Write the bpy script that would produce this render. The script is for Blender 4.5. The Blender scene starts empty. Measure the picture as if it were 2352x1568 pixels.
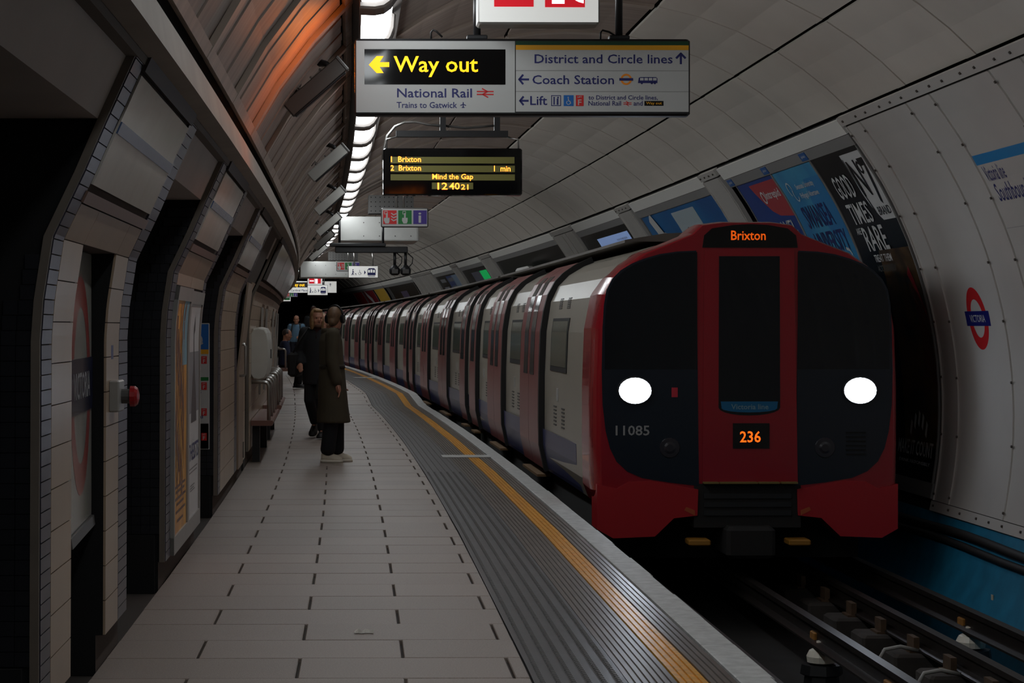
import bpy, math, random
from math import sin, cos, pi, radians, sqrt, atan2, hypot
from mathutils import Matrix, Vector
random.seed(7)
sc = bpy.context.scene
col = sc.collection

# ---------------------------------------------------------------- camera
cd = bpy.data.cameras.new('camera')
cam = bpy.data.objects.new('camera', cd)
col.objects.link(cam)
cam.location = (0, 0, 1.45)
cam.rotation_euler = (pi / 2, 0, 0)
cd.sensor_width = 36
cd.lens = 4850 / 2352 * 36
cd.shift_x = (1176 - 883) / 2352
cd.shift_y = -(784 - 750) / 2352
cd.clip_start = 0.05
cd.clip_end = 400
sc.camera = cam

# ---------------------------------------------------------------- world, exposure
w = bpy.data.worlds.new('world')
sc.world = w
w.use_nodes = True
w.node_tree.nodes['Background'].inputs[0].default_value = (0.02, 0.022, 0.025, 1)
w.node_tree.nodes['Background'].inputs[1].default_value = 0.05
vs = sc.view_settings
vs.view_transform = 'Standard'
vs.look = 'None'
vs.gamma = 1
vs.use_curve_mapping = False
vs.exposure = 0.0
sc.cycles.max_bounces = 7
sc.cycles.diffuse_bounces = 5
sc.cycles.glossy_bounces = 3
sc.cycles.caustics_reflective = False
sc.cycles.caustics_refractive = False
TUBE_POWER = 9.0        # radiance of the platform light tubes
HEAD_POWER = 24.0       # train headlamps

# ---------------------------------------------------------------- track coordinates
R = 865.0               # the platform curves gently to the left
def P(s, X, Z):
    t = s / R
    return ((R + X) * cos(t) - R, (R + X) * sin(t), Z)
def W(v):
    return P(v[1], v[0], v[2])
def hump(s):            # raised level-access part of the platform
    t = min(1, max(0, (s - 38.8) / 3.0))
    return 0.13 * t
def WF(v):
    return P(v[1], v[0], v[2] + hump(v[1]))
def frame(s, X, Z, rz=0.0, rx=0.0):
    return Matrix.Translation(P(s, X, Z)) @ Matrix.Rotation(s / R + rz, 4, 'Z') @ Matrix.Rotation(rx, 4, 'X')

# profiles (X, Z above the platform)
def rwx(z):
    return 1.10 + sqrt(3.95 ** 2 - (z - .75) ** 2)
def ceil_pt(a, r=3.05):   # angle from the left horizontal, rising clockwise
    return (2.0 - r * cos(a), 1.2 + r * sin(a))
def ceil_a(X, Z):
    return atan2(Z - 1.2, 2.0 - X)
LW = [(-1.165, .15), (-1.16, 1.4), (-1.15, 1.54), (-1.117, 1.755), (-1.014, 1.97), (-.94, 2.14), (-.863, 2.31), (-.82, 2.405)]
def lw_z(z):
    if z <= LW[0][1]: return LW[0][0]
    for a, b in zip(LW, LW[1:]):
        if z <= b[1]:
            f = (z - a[1]) / (b[1] - a[1])
            return a[0] + f * (b[0] - a[0])
    return LW[-1][0]
LWL = [0]
for a, b in zip(LW, LW[1:]): LWL.append(LWL[-1] + hypot(b[0] - a[0], b[1] - a[1]))
def lw_l(l):              # point and outward normal at arc length from the skirting
    l = max(0, min(LWL[-1] - 1e-6, l))
    for i in range(len(LW) - 1):
        if l <= LWL[i + 1]:
            f = (l - LWL[i]) / (LWL[i + 1] - LWL[i])
            a, b = LW[i], LW[i + 1]
            t = (b[0] - a[0], b[1] - a[1]); n = hypot(*t)
            return (a[0] + f * t[0], a[1] + f * t[1]), (t[1] / n, -t[0] / n)
def lw_len(z):
    for i in range(len(LW) - 1):
        if z <= LW[i + 1][1]:
            return LWL[i] + (z - LW[i][1]) / (LW[i + 1][1] - LW[i][1]) * (LWL[i + 1] - LWL[i])
    return LWL[-1]

# ---------------------------------------------------------------- mesh helper
class MB:
    def __init__(self): self.v = []; self.f = []; self.m = []
    def add(self, vs_, fs, m=0):
        n = len(self.v); self.v += [tuple(p) for p in vs_]
        for f in fs: self.f.append(tuple(i + n for i in f)); self.m.append(m)
        return self
    def box(self, x0, x1, y0, y1, z0, z1, m=0):
        v = [(x0, y0, z0), (x1, y0, z0), (x1, y1, z0), (x0, y1, z0), (x0, y0, z1), (x1, y0, z1), (x1, y1, z1), (x0, y1, z1)]
        return self.add(v, [(3, 2, 1, 0), (4, 5, 6, 7), (0, 1, 5, 4), (1, 2, 6, 5), (2, 3, 7, 6), (3, 0, 4, 7)], m)
    def cbox(self, x0, x1, y0, y1, z0, z1, c, m=0):   # box with all upright and top/bottom edges chamfered
        def ring(z, d, e): return [(x0 + d, y0 + e, z), (x1 - d, y0 + e, z), (x1 - e, y0 + d, z), (x1 - e, y1 - d, z), (x1 - d, y1 - e, z), (x0 + d, y1 - e, z), (x0 + e, y1 - d, z), (x0 + e, y0 + d, z)]
        return self.loft([ring(z0, 2 * c, c), ring(z0 + c, c, 0), ring(z1 - c, c, 0), ring(z1, 2 * c, c)], m=m)
    def loft(self, rings, m=0, cap=True, closed=True):
        n = len(rings[0]); v = [p for r in rings for p in r]; f = []
        for i in range(len(rings) - 1):
            for j in range(n if closed else n - 1):
                k = (j + 1) % n
                f.append((i * n + j, i * n + k, (i + 1) * n + k, (i + 1) * n + j))
        if cap and closed:
            f.append(tuple(range(n - 1, -1, -1))); f.append(tuple(range((len(rings) - 1) * n, len(rings) * n)))
        return self.add(v, f, m)
    def tube(self, pts, r, n=8, m=0, cap=True):
        pts = [Vector(p) for p in pts]; rings = []
        rs = r if isinstance(r, (list, tuple)) else [r] * len(pts)
        u = None
        for i, p in enumerate(pts):
            t = (pts[min(i + 1, len(pts) - 1)] - pts[max(i - 1, 0)]).normalized()
            if u is None:
                u = t.cross(Vector((0, 0, 1)) if abs(t.z) < .9 else Vector((0, 1, 0))).normalized()
            u = (u - t * u.dot(t)).normalized(); b = t.cross(u)
            rings.append([p + (u * cos(2 * pi * k / n) + b * sin(2 * pi * k / n)) * rs[i] for k in range(n)])
        return self.loft(rings, m, cap)
    def sweep(self, prof, ys, m=0, closed=False, cap=True):
        return self.loft([[(x, y, z) for x, z in prof] for y in ys], m, cap and closed, closed)
    def ell(self, c, r, m=0, nu=12, nv=8):
        rings = []
        for i in range(1, nv):
            a = pi * i / nv
            rings.append([(c[0] + r[0] * sin(a) * cos(2 * pi * k / nu), c[1] + r[1] * sin(a) * sin(2 * pi * k / nu), c[2] - r[2] * cos(a)) for k in range(nu)])
        return self.loft(rings, m)
    def flat(self, pts, fn, m=0):                    # polygon in (u, v) put through fn
        return self.add([fn(u, v) for u, v in pts], [tuple(range(len(pts)))], m)
    def patch(self, u0, u1, v0, v1, fn, m=0, nu=1, nv=1):
        v = [fn(u0 + (u1 - u0) * i / nu, v0 + (v1 - v0) * j / nv) for j in range(nv + 1) for i in range(nu + 1)]
        return self.add(v, [(j * (nu + 1) + i, j * (nu + 1) + i + 1, (j + 1) * (nu + 1) + i + 1, (j + 1) * (nu + 1) + i) for j in range(nv) for i in range(nu)], m)
    def stroke(self, pts, wd, fn, m=0):
        for (a, b) in zip(pts, pts[1:]):
            dx, dy = b[0] - a[0], b[1] - a[1]; n = hypot(dx, dy) or 1
            px, py = -dy / n * wd / 2, dx / n * wd / 2
            ex, ey = dx / n * wd * .3, dy / n * wd * .3
            self.flat([(a[0] - ex - px, a[1] - ey - py), (b[0] + ex - px, b[1] + ey - py), (b[0] + ex + px, b[1] + ey + py), (a[0] - ex + px, a[1] - ey + py)], fn, m)
        return self
    def ring2(self, cx, cy, ro, ri, fn, m=0, n=40, ax=1.0, a0=0.0, a1=2 * pi):
        for k in range(n):
            p, q = a0 + (a1 - a0) * k / n, a0 + (a1 - a0) * (k + 1) / n
            self.flat([(cx + ax * ri * cos(p), cy + ri * sin(p)), (cx + ax * ro * cos(p), cy + ro * sin(p)), (cx + ax * ro * cos(q), cy + ro * sin(q)), (cx + ax * ri * cos(q), cy + ri * sin(q))], fn, m)
        return self
    def disc(self, cx, cy, r, fn, m=0, n=20, ax=1.0):
        return self.flat([(cx + ax * r * cos(2 * pi * k / n), cy + r * sin(2 * pi * k / n)) for k in range(n)], fn, m)
    def text(self, s, x0, y0, x1, y1, fn, m=0, bold=True):
        vv, ff = TEXT[(s, bold)]
        return self.add([fn(x0 + (x1 - x0) * a, y0 + (y1 - y0) * b) for a, b in vv], ff, m)
    def mesh(self, name, mats, mp=W, smooth=False):
        me = bpy.data.meshes.new(name)
        me.from_pydata([mp(p) for p in self.v] if mp else self.v, [], self.f)
        for mt in (mats if isinstance(mats, (list, tuple)) else [mats]): me.materials.append(mt)
        if any(self.m): me.polygons.foreach_set('material_index', self.m)
        if smooth: me.polygons.foreach_set('use_smooth', [True] * len(self.f))
        me.update()
        return me
    def obj(self, name, mats, parent=None, mp=W, smooth=False, mtx=None):
        return link(name, self.mesh(name, mats, mp, smooth), parent, mtx)

def link(name, data, parent=None, mtx=None):
    o = bpy.data.objects.new(name, data)
    col.objects.link(o)
    if mtx is not None: o.matrix_world = mtx
    if parent is not None:
        o.parent = parent
        if mtx is not None:
            o.matrix_parent_inverse = parent.matrix_world.inverted()
            o.matrix_basis = mtx
        elif parent.type == 'EMPTY' or parent.matrix_world != Matrix():
            o.matrix_parent_inverse = parent.matrix_world.inverted()
    return o
def tag(o, label, cat=None, group=None, kind=None):
    if label: o['label'] = label
    if cat: o['category'] = cat
    if group: o['group'] = group
    if kind: o['kind'] = kind
    return o
def empty(name, label, cat, mtx=None, group=None):
    o = bpy.data.objects.new(name, None); col.objects.link(o); o.empty_display_size = .1
    if mtx is not None: o.matrix_world = mtx
    return tag(o, label, cat, group)

# ---------------------------------------------------------------- lettering (flat glyph outlines, cached)
TEXT = {}
def cache_text(items):
    obs = []
    for s, bold in items:
        cu = bpy.data.curves.new('t', 'FONT'); cu.body = s; cu.size = 1; cu.resolution_u = 2
        if bold: cu.offset = .012
        ob = bpy.data.objects.new('t', cu); col.objects.link(ob); obs.append((s, bold, ob, cu))
    dg = bpy.context.evaluated_depsgraph_get()
    for s, bold, ob, cu in obs:
        me = bpy.data.meshes.new_from_object(ob.evaluated_get(dg))
        xs = [v.co.x for v in me.vertices]; ys = [v.co.y for v in me.vertices]
        x0, x1, y0, y1 = min(xs), max(xs), min(ys), max(ys)
        TEXT[(s, bold)] = ([((x - x0) / (x1 - x0), (y - y0) / (y1 - y0 or 1)) for x, y in zip(xs, ys)], [tuple(p.vertices) for p in me.polygons])
        bpy.data.objects.remove(ob); bpy.data.curves.remove(cu); bpy.data.meshes.remove(me)
cache_text([(t, True) for t in ('Way out', 'National Rail', 'Trains to Gatwick', 'District and Circle lines', 'Coach Station', 'Lift', 'F', 'LIFT', 'to District and Circle lines,', 'and',
    '1  Brixton', '2  Brixton', '1  min', 'Mind the Gap', '12', '40', '21', 'Cardinal Place', 'VICTORIA', 'Victoria line', 'Southbound platform', 'i', 'COACHES', 'Brixton', '236', '11085',
    'GOOD', 'TIMES', 'ARE', 'RARE', 'TREAT THEM', 'ACCORDINGLY', 'MAKE IT COUNT', 'DRINK RESPONSIBLY', 'BRAND', 'N', 'o', '7', 'SWANSEA', 'UNIVERSITY', 'Swansea University', 'Prifysgol Abertawe', 'Intrepid', 'TRAVEL',
    'THEISTS', 'ct', 'nal', 't', 'm', 'YOUR STORIES BEGIN', 'global', 'UNDERGROUND')])

# ---------------------------------------------------------------- materials
def lin(c):
    return tuple((x / 255 / 12.92 if x / 255 <= .04045 else ((x / 255 + .055) / 1.055) ** 2.4) for x in c)
MATS = {}
def mat(name, rgb, rough=.5, metal=0.0, spec=.5, emit=0.0, noise=0.0, scale=6.0, bump=0.0, bscale=60.0, vary=0.0, coat=0.0, rgb2=None, streak=None, ergb=None):
    if name in MATS: return MATS[name]
    m = bpy.data.materials.new(name); m.use_nodes = True; MATS[name] = m
    nt = m.node_tree; N = nt.nodes; L = nt.links; b = N['Principled BSDF']
    c = (*lin(rgb), 1)
    b.inputs['Base Color'].default_value = c
    b.inputs['Roughness'].default_value = rough
    b.inputs['Metallic'].default_value = metal
    b.inputs['Specular IOR Level'].default_value = spec
    b.inputs['Coat Weight'].default_value = coat
    if emit:
        b.inputs['Emission Color'].default_value = (*lin(ergb or rgb), 1); b.inputs['Emission Strength'].default_value = emit
    src = None
    if noise or bump:
        g = N.new('ShaderNodeNewGeometry'); vec = g.outputs['Position']
        if streak:
            mp = N.new('ShaderNodeMapping'); mp.inputs['Scale'].default_value = streak; L.new(vec, mp.inputs['Vector']); vec = mp.outputs['Vector']
    if noise:
        t = N.new('ShaderNodeTexNoise'); t.inputs['Scale'].default_value = scale; t.inputs['Detail'].default_value = 5; L.new(vec, t.inputs['Vector'])
        mx = N.new('ShaderNodeMix'); mx.data_type = 'RGBA'
        d = lin(rgb2) if rgb2 else tuple(x * (1 - noise) for x in c[:3])
        mx.inputs[6].default_value = c; mx.inputs[7].default_value = (*d, 1)
        cr = N.new('ShaderNodeMapRange'); cr.inputs[1].default_value = .35; cr.inputs[2].default_value = .68
        L.new(t.outputs['Fac'], cr.inputs[0]); L.new(cr.outputs[0], mx.inputs[0]); src = mx.outputs[2]
    if vary:
        oi = N.new('ShaderNodeObjectInfo'); mr = N.new('ShaderNodeMapRange'); mr.inputs[3].default_value = 1 - vary; mr.inputs[4].default_value = 1 + vary * .6
        L.new(oi.outputs['Random'], mr.inputs[0])
        hs = N.new('ShaderNodeHueSaturation'); L.new(mr.outputs[0], hs.inputs['Value'])
        if src: L.new(src, hs.inputs['Color'])
        else: hs.inputs['Color'].default_value = c
        src = hs.outputs['Color']
    if src: L.new(src, b.inputs['Base Color'])
    if bump:
        t2 = N.new('ShaderNodeTexNoise'); t2.inputs['Scale'].default_value = bscale; t2.inputs['Detail'].default_value = 4; L.new(vec, t2.inputs['Vector'])
        bp = N.new('ShaderNodeBump'); bp.inputs['Strength'].default_value = bump; bp.inputs['Distance'].default_value = .01
        L.new(t2.outputs['Fac'], bp.inputs['Height']); L.new(bp.outputs[0], b.inputs['Normal'])
    return m
M_slab = mat('paving', (158, 144, 134), .45, noise=.28, scale=140, bump=.3, bscale=220, vary=.09)
M_joint = mat('paving_joint', (58, 52, 48), .9)
M_tact = mat('tactile_grey', (90, 89, 91), .38, noise=.2, scale=5, bump=.1, bscale=150)
M_groove = mat('grooved_grey', (108, 99, 92), .36, noise=.25, scale=4)
M_yellow = mat('yellow_paint', (236, 164, 26), .36, noise=.2, scale=20, rgb2=(196, 136, 36))
M_white = mat('white_coping', (196, 196, 194), .6, noise=.25, scale=14, bump=.4, bscale=90)
M_dark = mat('dark_concrete', (50, 47, 45), .9, noise=.3)
M_black = mat('black_void', (14, 14, 15), .9)
M_blackmetal = mat('black_metal', (26, 26, 28), .45)
M_cream = mat('cream_tile', (172, 151, 129), .28, noise=.12, scale=3, vary=.06, bump=.05, bscale=300, streak=(1, 1, .1))
M_navy = mat('navy_tile', (56, 55, 68), .3, vary=.12, bump=.1, bscale=200)
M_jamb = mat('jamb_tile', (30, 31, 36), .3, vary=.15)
M_grout = mat('grout', (70, 56, 48), .9)
M_bead = mat('corner_bead', (118, 108, 98), .5, noise=.2)
M_plaster = mat('bulkhead_plaster', (176, 166, 160), .65, noise=.12, scale=2)
M_beam = mat('beam_paint', (150, 140, 130), .6, noise=.18, scale=3)
M_ceilw = mat('ceiling_enamel', (206, 198, 188), .42, noise=.08, scale=1.5, vary=.03)
M_ceilb = mat('ceiling_brown', (150, 134, 124), .5, noise=.3, scale=3, vary=.06, streak=(.4, 4, .4))
M_ceilg = mat('ceiling_rib', (168, 152, 140), .45, noise=.25, scale=2, vary=.08, streak=(.5, 5, .5))
M_wallw = mat('wall_enamel', (196, 192, 187), .16, noise=.05, scale=2, vary=.02)
M_wallg = mat('wall_grey', (128, 126, 124), .5)
M_bolt = mat('bolt', (90, 84, 78), .5, metal=.6)
M_blue = mat('track_wall_blue', (26, 120, 156), .55, noise=.3, scale=5)
M_rail = mat('rail_steel', (58, 52, 48), .42, metal=.6, noise=.4, scale=20)
M_rust = mat('rusty_block', (88, 66, 46), .8, noise=.4, scale=10)
M_ochre = mat('ochre_block', (160, 108, 40), .7, noise=.3, scale=20)
M_insul = mat('insulator', (226, 220, 206), .3)
M_steel = mat('brushed_steel', (170, 168, 164), .3, metal=.9)
M_frieze = mat('frieze_enamel', (206, 200, 192), .16, noise=.1, scale=3)
M_bluestripe = mat('frieze_blue', (84, 104, 140), .18)
M_tube = mat('tube_diffuser', (255, 255, 255), .4, emit=TUBE_POWER, ergb=(246, 252, 255))
M_grey = mat('grey_metal', (150, 148, 144), .4, noise=.1)
M_dgrey = mat('dark_grey_metal', (74, 72, 70), .5)
M_lampgrey = mat('lamp_grey', (120, 114, 110), .5)
M_signw = mat('sign_white', (184, 184, 182), .22, spec=.5)
M_signlit = mat('sign_lit', (235, 235, 232), .35, emit=.35, ergb=(236, 236, 230))
M_sigblue = mat('sign_blue', (30, 34, 98), .4)
M_sigblack = mat('sign_black', (12, 12, 13), .06)
M_amber = mat('amber_lit', (255, 196, 20), .5, emit=1.08, ergb=(255, 190, 8))
M_led = mat('led_orange', (255, 150, 60), .5, emit=4.0, ergb=(255, 128, 40))
M_ledbg = mat('led_strip', (128, 124, 62), .5)
M_red = mat('sign_red', (200, 36, 36), .4)
M_green = mat('sign_green', (24, 112, 50), .4)
M_dgreen = mat('district_green', (10, 64, 36), .4)
M_gold = mat('circle_yellow', (224, 160, 20), .4)
M_purple = mat('sign_purple', (66, 48, 130), .4)
M_orange = mat('roundel_orange', (236, 138, 30), .4)
M_lblue = mat('line_blue', (16, 124, 184), .4)
M_lift = mat('lift_blue', (20, 96, 170), .4)

# ================================================================ PLATFORM FLOOR
def yr(a, b, st):
    n = max(1, int(math.ceil((b - a) / st)))
    return [a + (b - a) * i / n for i in range(n + 1)]
S0, S1 = -9.5, 112.0
ysf = [-9.5, -3, 3, 9, 15, 21, 27, 33, 38.8, 40.3, 41.8, 48, 55, 62, 70, 78, 86, 95, 104, 112]
mb = MB().sweep([(-3.5, -1.1), (1.63, -1.1), (1.63, -.022), (-3.5, -.022)], ysf, closed=True)
floor = tag(mb.obj('floor', M_joint, mp=WF), None, kind='structure')
# paving slabs: rows .531 m deep, joints staggered row by row
slab_mesh = {}
def slab(x0, x1):
    k = (round(x0, 3), round(x1, 3))
    if k not in slab_mesh:
        c = (x0 + x1) / 2; hx = (x1 - x0) / 2 - .006
        slab_mesh[k] = MB().cbox(-hx, hx, -.262, .262, -.05, 0, .004).mesh('paving_slab', M_slab, None)
    return slab_mesh[k], (x0 + x1) / 2
n = -6
while True:
    s = 9.247 + .531 * (n + .5)
    if s > 72: break
    if n % 2 == 0: cuts = [-1.175, -.77, .130, .652]
    else: cuts = [-1.175, -.32, .581, .652]
    if s > 58: cuts = [-1.175, -.26, .652]
    for a, b in zip(cuts, cuts[1:]):
        me, xc = slab(a, b)
        rx = math.atan((hump(s + .27) - hump(s - .27)) / .54)
        link('paving_slab', me, floor, frame(s, xc, hump(s) + random.uniform(-.0015, .0015), 0, rx))
    n += 1
# ribbed warning strip (rows of small transverse bumps near, plain ridges farther on)
mb = MB().sweep([(.656, -.05), (.656, -.002), (1.038, -.002), (1.038, -.05)], ysf, closed=True)
strip = mb.obj('ribbed_strip', M_tact, floor, mp=WF)
mb = MB()
for i in range(6):
    x = .69 + .063 * i
    s = 7.6
    while s < 21:
        mb.add([(x - .011, s, -.002), (x + .011, s, -.002), (x + .011, s + .020, -.002), (x - .011, s + .020, -.002), (x - .007, s + .004, .006), (x + .007, s + .004, .006), (x + .007, s + .016, .006), (x - .007, s + .016, .006)],
               [(4, 5, 6, 7), (0, 1, 5, 4), (1, 2, 6, 5), (2, 3, 7, 6), (3, 0, 4, 7)])
        s += .042
    mb.sweep([(x - .009, -.002), (x - .004, .004), (x + .004, .004), (x + .009, -.002)], [21] + [y for y in ysf if y > 21])
tag(mb.obj('warning_bumps', mat('bump_grey', (96, 94, 93), .4), strip, mp=WF), None, kind='stuff')
def grooved(name, x0, x1, m, ng):
    pr = [(x0, -.05)]
    wd = (x1 - x0) / ng
    for i in range(ng):
        a = x0 + i * wd
        pr += [(a + wd * .02, -.001), (a + wd * .72, -.001), (a + wd * .78, -.008), (a + wd * .96, -.008)]
    pr += [(x1, -.05)]
    return MB().sweep(pr, ysf, closed=True).obj(name, m, floor, mp=WF)
grooved('grooved_strip', 1.040, 1.247, M_groove, 7)
grooved('yellow_line', 1.249, 1.374, M_yellow, 4)
grooved('grooved_strip', 1.376, 1.492, M_groove, 4)
# white coping stones along the platform edge
s = 6.0
while s < 100:
    w_ = .9 if s < 60 else 4.0
    off = random.uniform(-.004, .006)
    ys = [s + .003, s + w_ / 2, s + w_ - .003]
    MB().sweep([(1.494, -.06), (1.494, .001), (1.50, .004), (1.640 + off, .004), (1.650 + off, -.004), (1.650 + off, -.06)], ys, closed=True).obj('coping_stone', M_white, floor, mp=WF)
    s += w_
MB().box(.96, 1.50, 23.35, 23.75, .0005, .0075).obj('white_marking', M_white, floor, mp=WF)
MB().box(.92, 1.50, 54.3, 54.9, .0005, .0075).obj('white_marking', M_white, floor, mp=WF)
# drain strip at the wall foot
MB().sweep([(-1.21, -.03), (-1.21, .15), (-1.175, .15), (-1.172, -.03)], [21.6 + (112 - 21.6) * i / 40 for i in range(41)], closed=True).obj('trim_skirting', mat('skirting', (52, 48, 46), .6, noise=.3), mp=WF)['kind'] = 'structure'

# ================================================================ TUNNEL SHELL
ys_long = yr(S0, S1, 6)
a_r = ceil_a(4.20, 3.31)
arc = [ceil_pt(ceil_a(-.80, 2.56) + (a_r - ceil_a(-.80, 2.56)) * i / 28, 3.12) for i in range(29)]
ceiling = tag(MB().sweep(arc, ys_long).obj('ceiling', M_black, smooth=True), None, kind='structure')
arc_w = [(rwx(z) + .07, z) for z in [-1.15 + (3.25 + 1.15) * i / 26 for i in range(27)]] + [(4.30, 3.40)]
wall_right = tag(MB().sweep(arc_w, ys_long).obj('wall_right', M_dark, smooth=True), None, kind='structure')
back = MB().sweep([(-3.45, -1), (-3.45, 3), (-.6, 3.2)], ys_long)
back.add([(-3.5, S1, -1.2), (5.4, S1, -1.2), (5.4, S1, 5), (-3.5, S1, 5)], [(0, 1, 2, 3)])
wall_left = tag(back.obj('wall_left', M_black), None, kind='structure')

# ring pitch 1.83 m everywhere
RINGS = [14.55 + 1.83 * k for k in range(-13, 50)]
A_lb = ceil_a(-.728, 2.562); A_trunk = ceil_a(-.10, 3.43); A_trunk2 = ceil_a(.20, 3.64)
A_l3 = ceil_a(1.386, 4.187); A_l2 = ceil_a(2.533, 4.203); A_l1 = ceil_a(3.561, 3.82); A_top = ceil_a(4.195, 3.31)
def arc_piece(name, a0, a1, s0, s1, m, r=3.05, t=.03, n=None):
    n = n or max(3, int((a1 - a0) / .09))
    mb = MB()
    o = [ceil_pt(a0 + (a1 - a0) * i / n, r) for i in range(n + 1)]
    q = [ceil_pt(a0 + (a1 - a0) * i / n, r + t) for i in range(n + 1)]
    mb.sweep(o + q[::-1], [s0, s1], closed=True)
    return mb.obj(name, m, ceiling, smooth=False)
g = .010
for k, s in enumerate(RINGS):
    far = s > 62
    e = s + 1.83
    # right side: white enamel panels and cover strips, two tiers
    for a0, a1 in ((A_l2 + .006, A_l1 - .006), (A_l1 + .006, A_top - .004)):
        arc_piece('ceiling_panel', a0, a1, s + .11 + g, e - .11 - g, M_ceilw)
        if not far: arc_piece('cover_strip', a0, a1, s - .11, s + .11, M_ceilw, 3.043)
    # crown: brown panels
    arc_piece('ceiling_panel', A_l3 + .006, A_l2 - .006, s + .07, e - .07, M_ceilb, 3.07)
    arc_piece('ceiling_panel', A_trunk2 + .01, A_l3 - .006, s + .07, e - .07, M_ceilb, 3.07)
    if not far:
        arc_piece('ceiling_rib', A_l3 + .006, A_l2 - .006, s - .07, s + .07, M_ceilg, 3.045)
        arc_piece('ceiling_rib', A_trunk2 + .01, A_l3 - .006, s - .07, s + .07, M_ceilg, 3.045)
    # left haunch: planks between ribs
    if 3 < s < 48:
        np_ = 5; wd = (1.83 - .14) / np_
        for i in range(np_):
            a = s + .07 + wd * i
            arc_piece('ceiling_plank', A_lb + .012 + .022, A_trunk - .03, a + .004, a + wd - .004, M_ceilb, 3.075 - .008 * (i % 2))
        arc_piece('ceiling_rib', A_lb + .012, A_trunk - .004, s - .07, s + .07, M_ceilg, 3.045)
        arc_piece('rail_strip', A_lb + .012, A_lb + .03, s + .07, e - .07, M_ceilg, 3.047, n=2)
        arc_piece('rail_strip', A_trunk - .024, A_trunk - .006, s + .07, e - .07, M_ceilg, 3.047, n=2)
    else:
        arc_piece('ceiling_panel', A_lb + .012, A_trunk - .006, s + .01, e - .01, M_ceilb, 3.06)
# beam above the left wall
tag(MB().sweep([(-.95, 2.40), (-.80, 2.40), (-.79, 2.385), (-.712, 2.395), (-.735, 2.545), (-.95, 2.56)], yr(S0, 100, 2.0), closed=True).obj('beam', M_beam), None, kind='structure')
tag(MB().sweep([(-.86, 2.36), (-.80, 2.36), (-.79, 2.384), (-.86, 2.40)], yr(S0, 100, 3.0), closed=True).obj('trim_1', mat('beam_dark', (96, 88, 80), .7)), None, kind='structure')

# ================================================================ LIGHTING TRUNK
trunk = tag(bpy.data.objects.new('trim_2', None), None, kind='structure'); col.objects.link(trunk)
pt = [ceil_pt(A_trunk, 3.05), ceil_pt(A_trunk, 2.99), ceil_pt(A_trunk + .03, 2.985), ceil_pt(A_trunk2, 2.985), ceil_pt(A_trunk2, 3.05)]
MB().sweep(pt, yr(-9, 95, 2), closed=True).obj('trunking_body', M_lampgrey, trunk)
MB().sweep([ceil_pt(A_trunk - .004, 3.05), ceil_pt(A_trunk - .004, 2.97), ceil_pt(A_trunk + .014, 2.97), ceil_pt(A_trunk + .014, 3.05)], yr(-9, 95, 2), closed=True).obj('black_edge', M_blackmetal, trunk)
LZ = 3.315
def lamp_prof(s, d=0.0):          # quadrant cross-section: flat side towards the wall, rounded towards the track
    p = [(-.045 - d * .4, 3.46), (-.045 - d * .4, LZ - d), (.03, LZ - d - .004), (.075 + d * .3, LZ + .006 - d), (.108 + d * .6, LZ + .03 - d * .8), (.135 + d * .8, LZ + .07 - d * .5), (.150 + d, LZ + .12 - d * .3), (.156 + d, LZ + .20), (.10, 3.56)]
    return [(x, s, z) for x, z in p]
s = 19.45 - 1.83 * 15
i = 0
while s < 92:
    gone = 35 < s < 37.5 or 57 < s < 59.5
    if not gone:
        if s < 11.8: lab = 'platform lamp nearer than the direction sign, above the picture'
        elif s < 14: lab = 'large tubular ceiling lamp cut by the picture top above the direction sign'
        elif s < 36: lab = 'white tubular ceiling lamp in the row between direction sign and duct box'
        else: lab = 'small far tubular ceiling lamp beyond the white duct box'
        lamp = empty('tube_lamp', lab, 'lamp', frame(s, .05, LZ), 'tube lamps along the ceiling trunking')
        MB().loft([lamp_prof(s + .30), lamp_prof(s + 1.815)]).obj('diffuser', M_tube, lamp)
        MB().loft([lamp_prof(s + .0, .022), lamp_prof(s + .02, .034), lamp_prof(s + .28, .034), lamp_prof(s + .30, .022)]).obj('baffle', M_lampgrey, lamp)
        MB().box(-.058, -.046, s + .30, s + 1.815, LZ - .004, 3.47).obj('side_plate', M_lampgrey, lamp)
    s += 1.83

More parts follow.
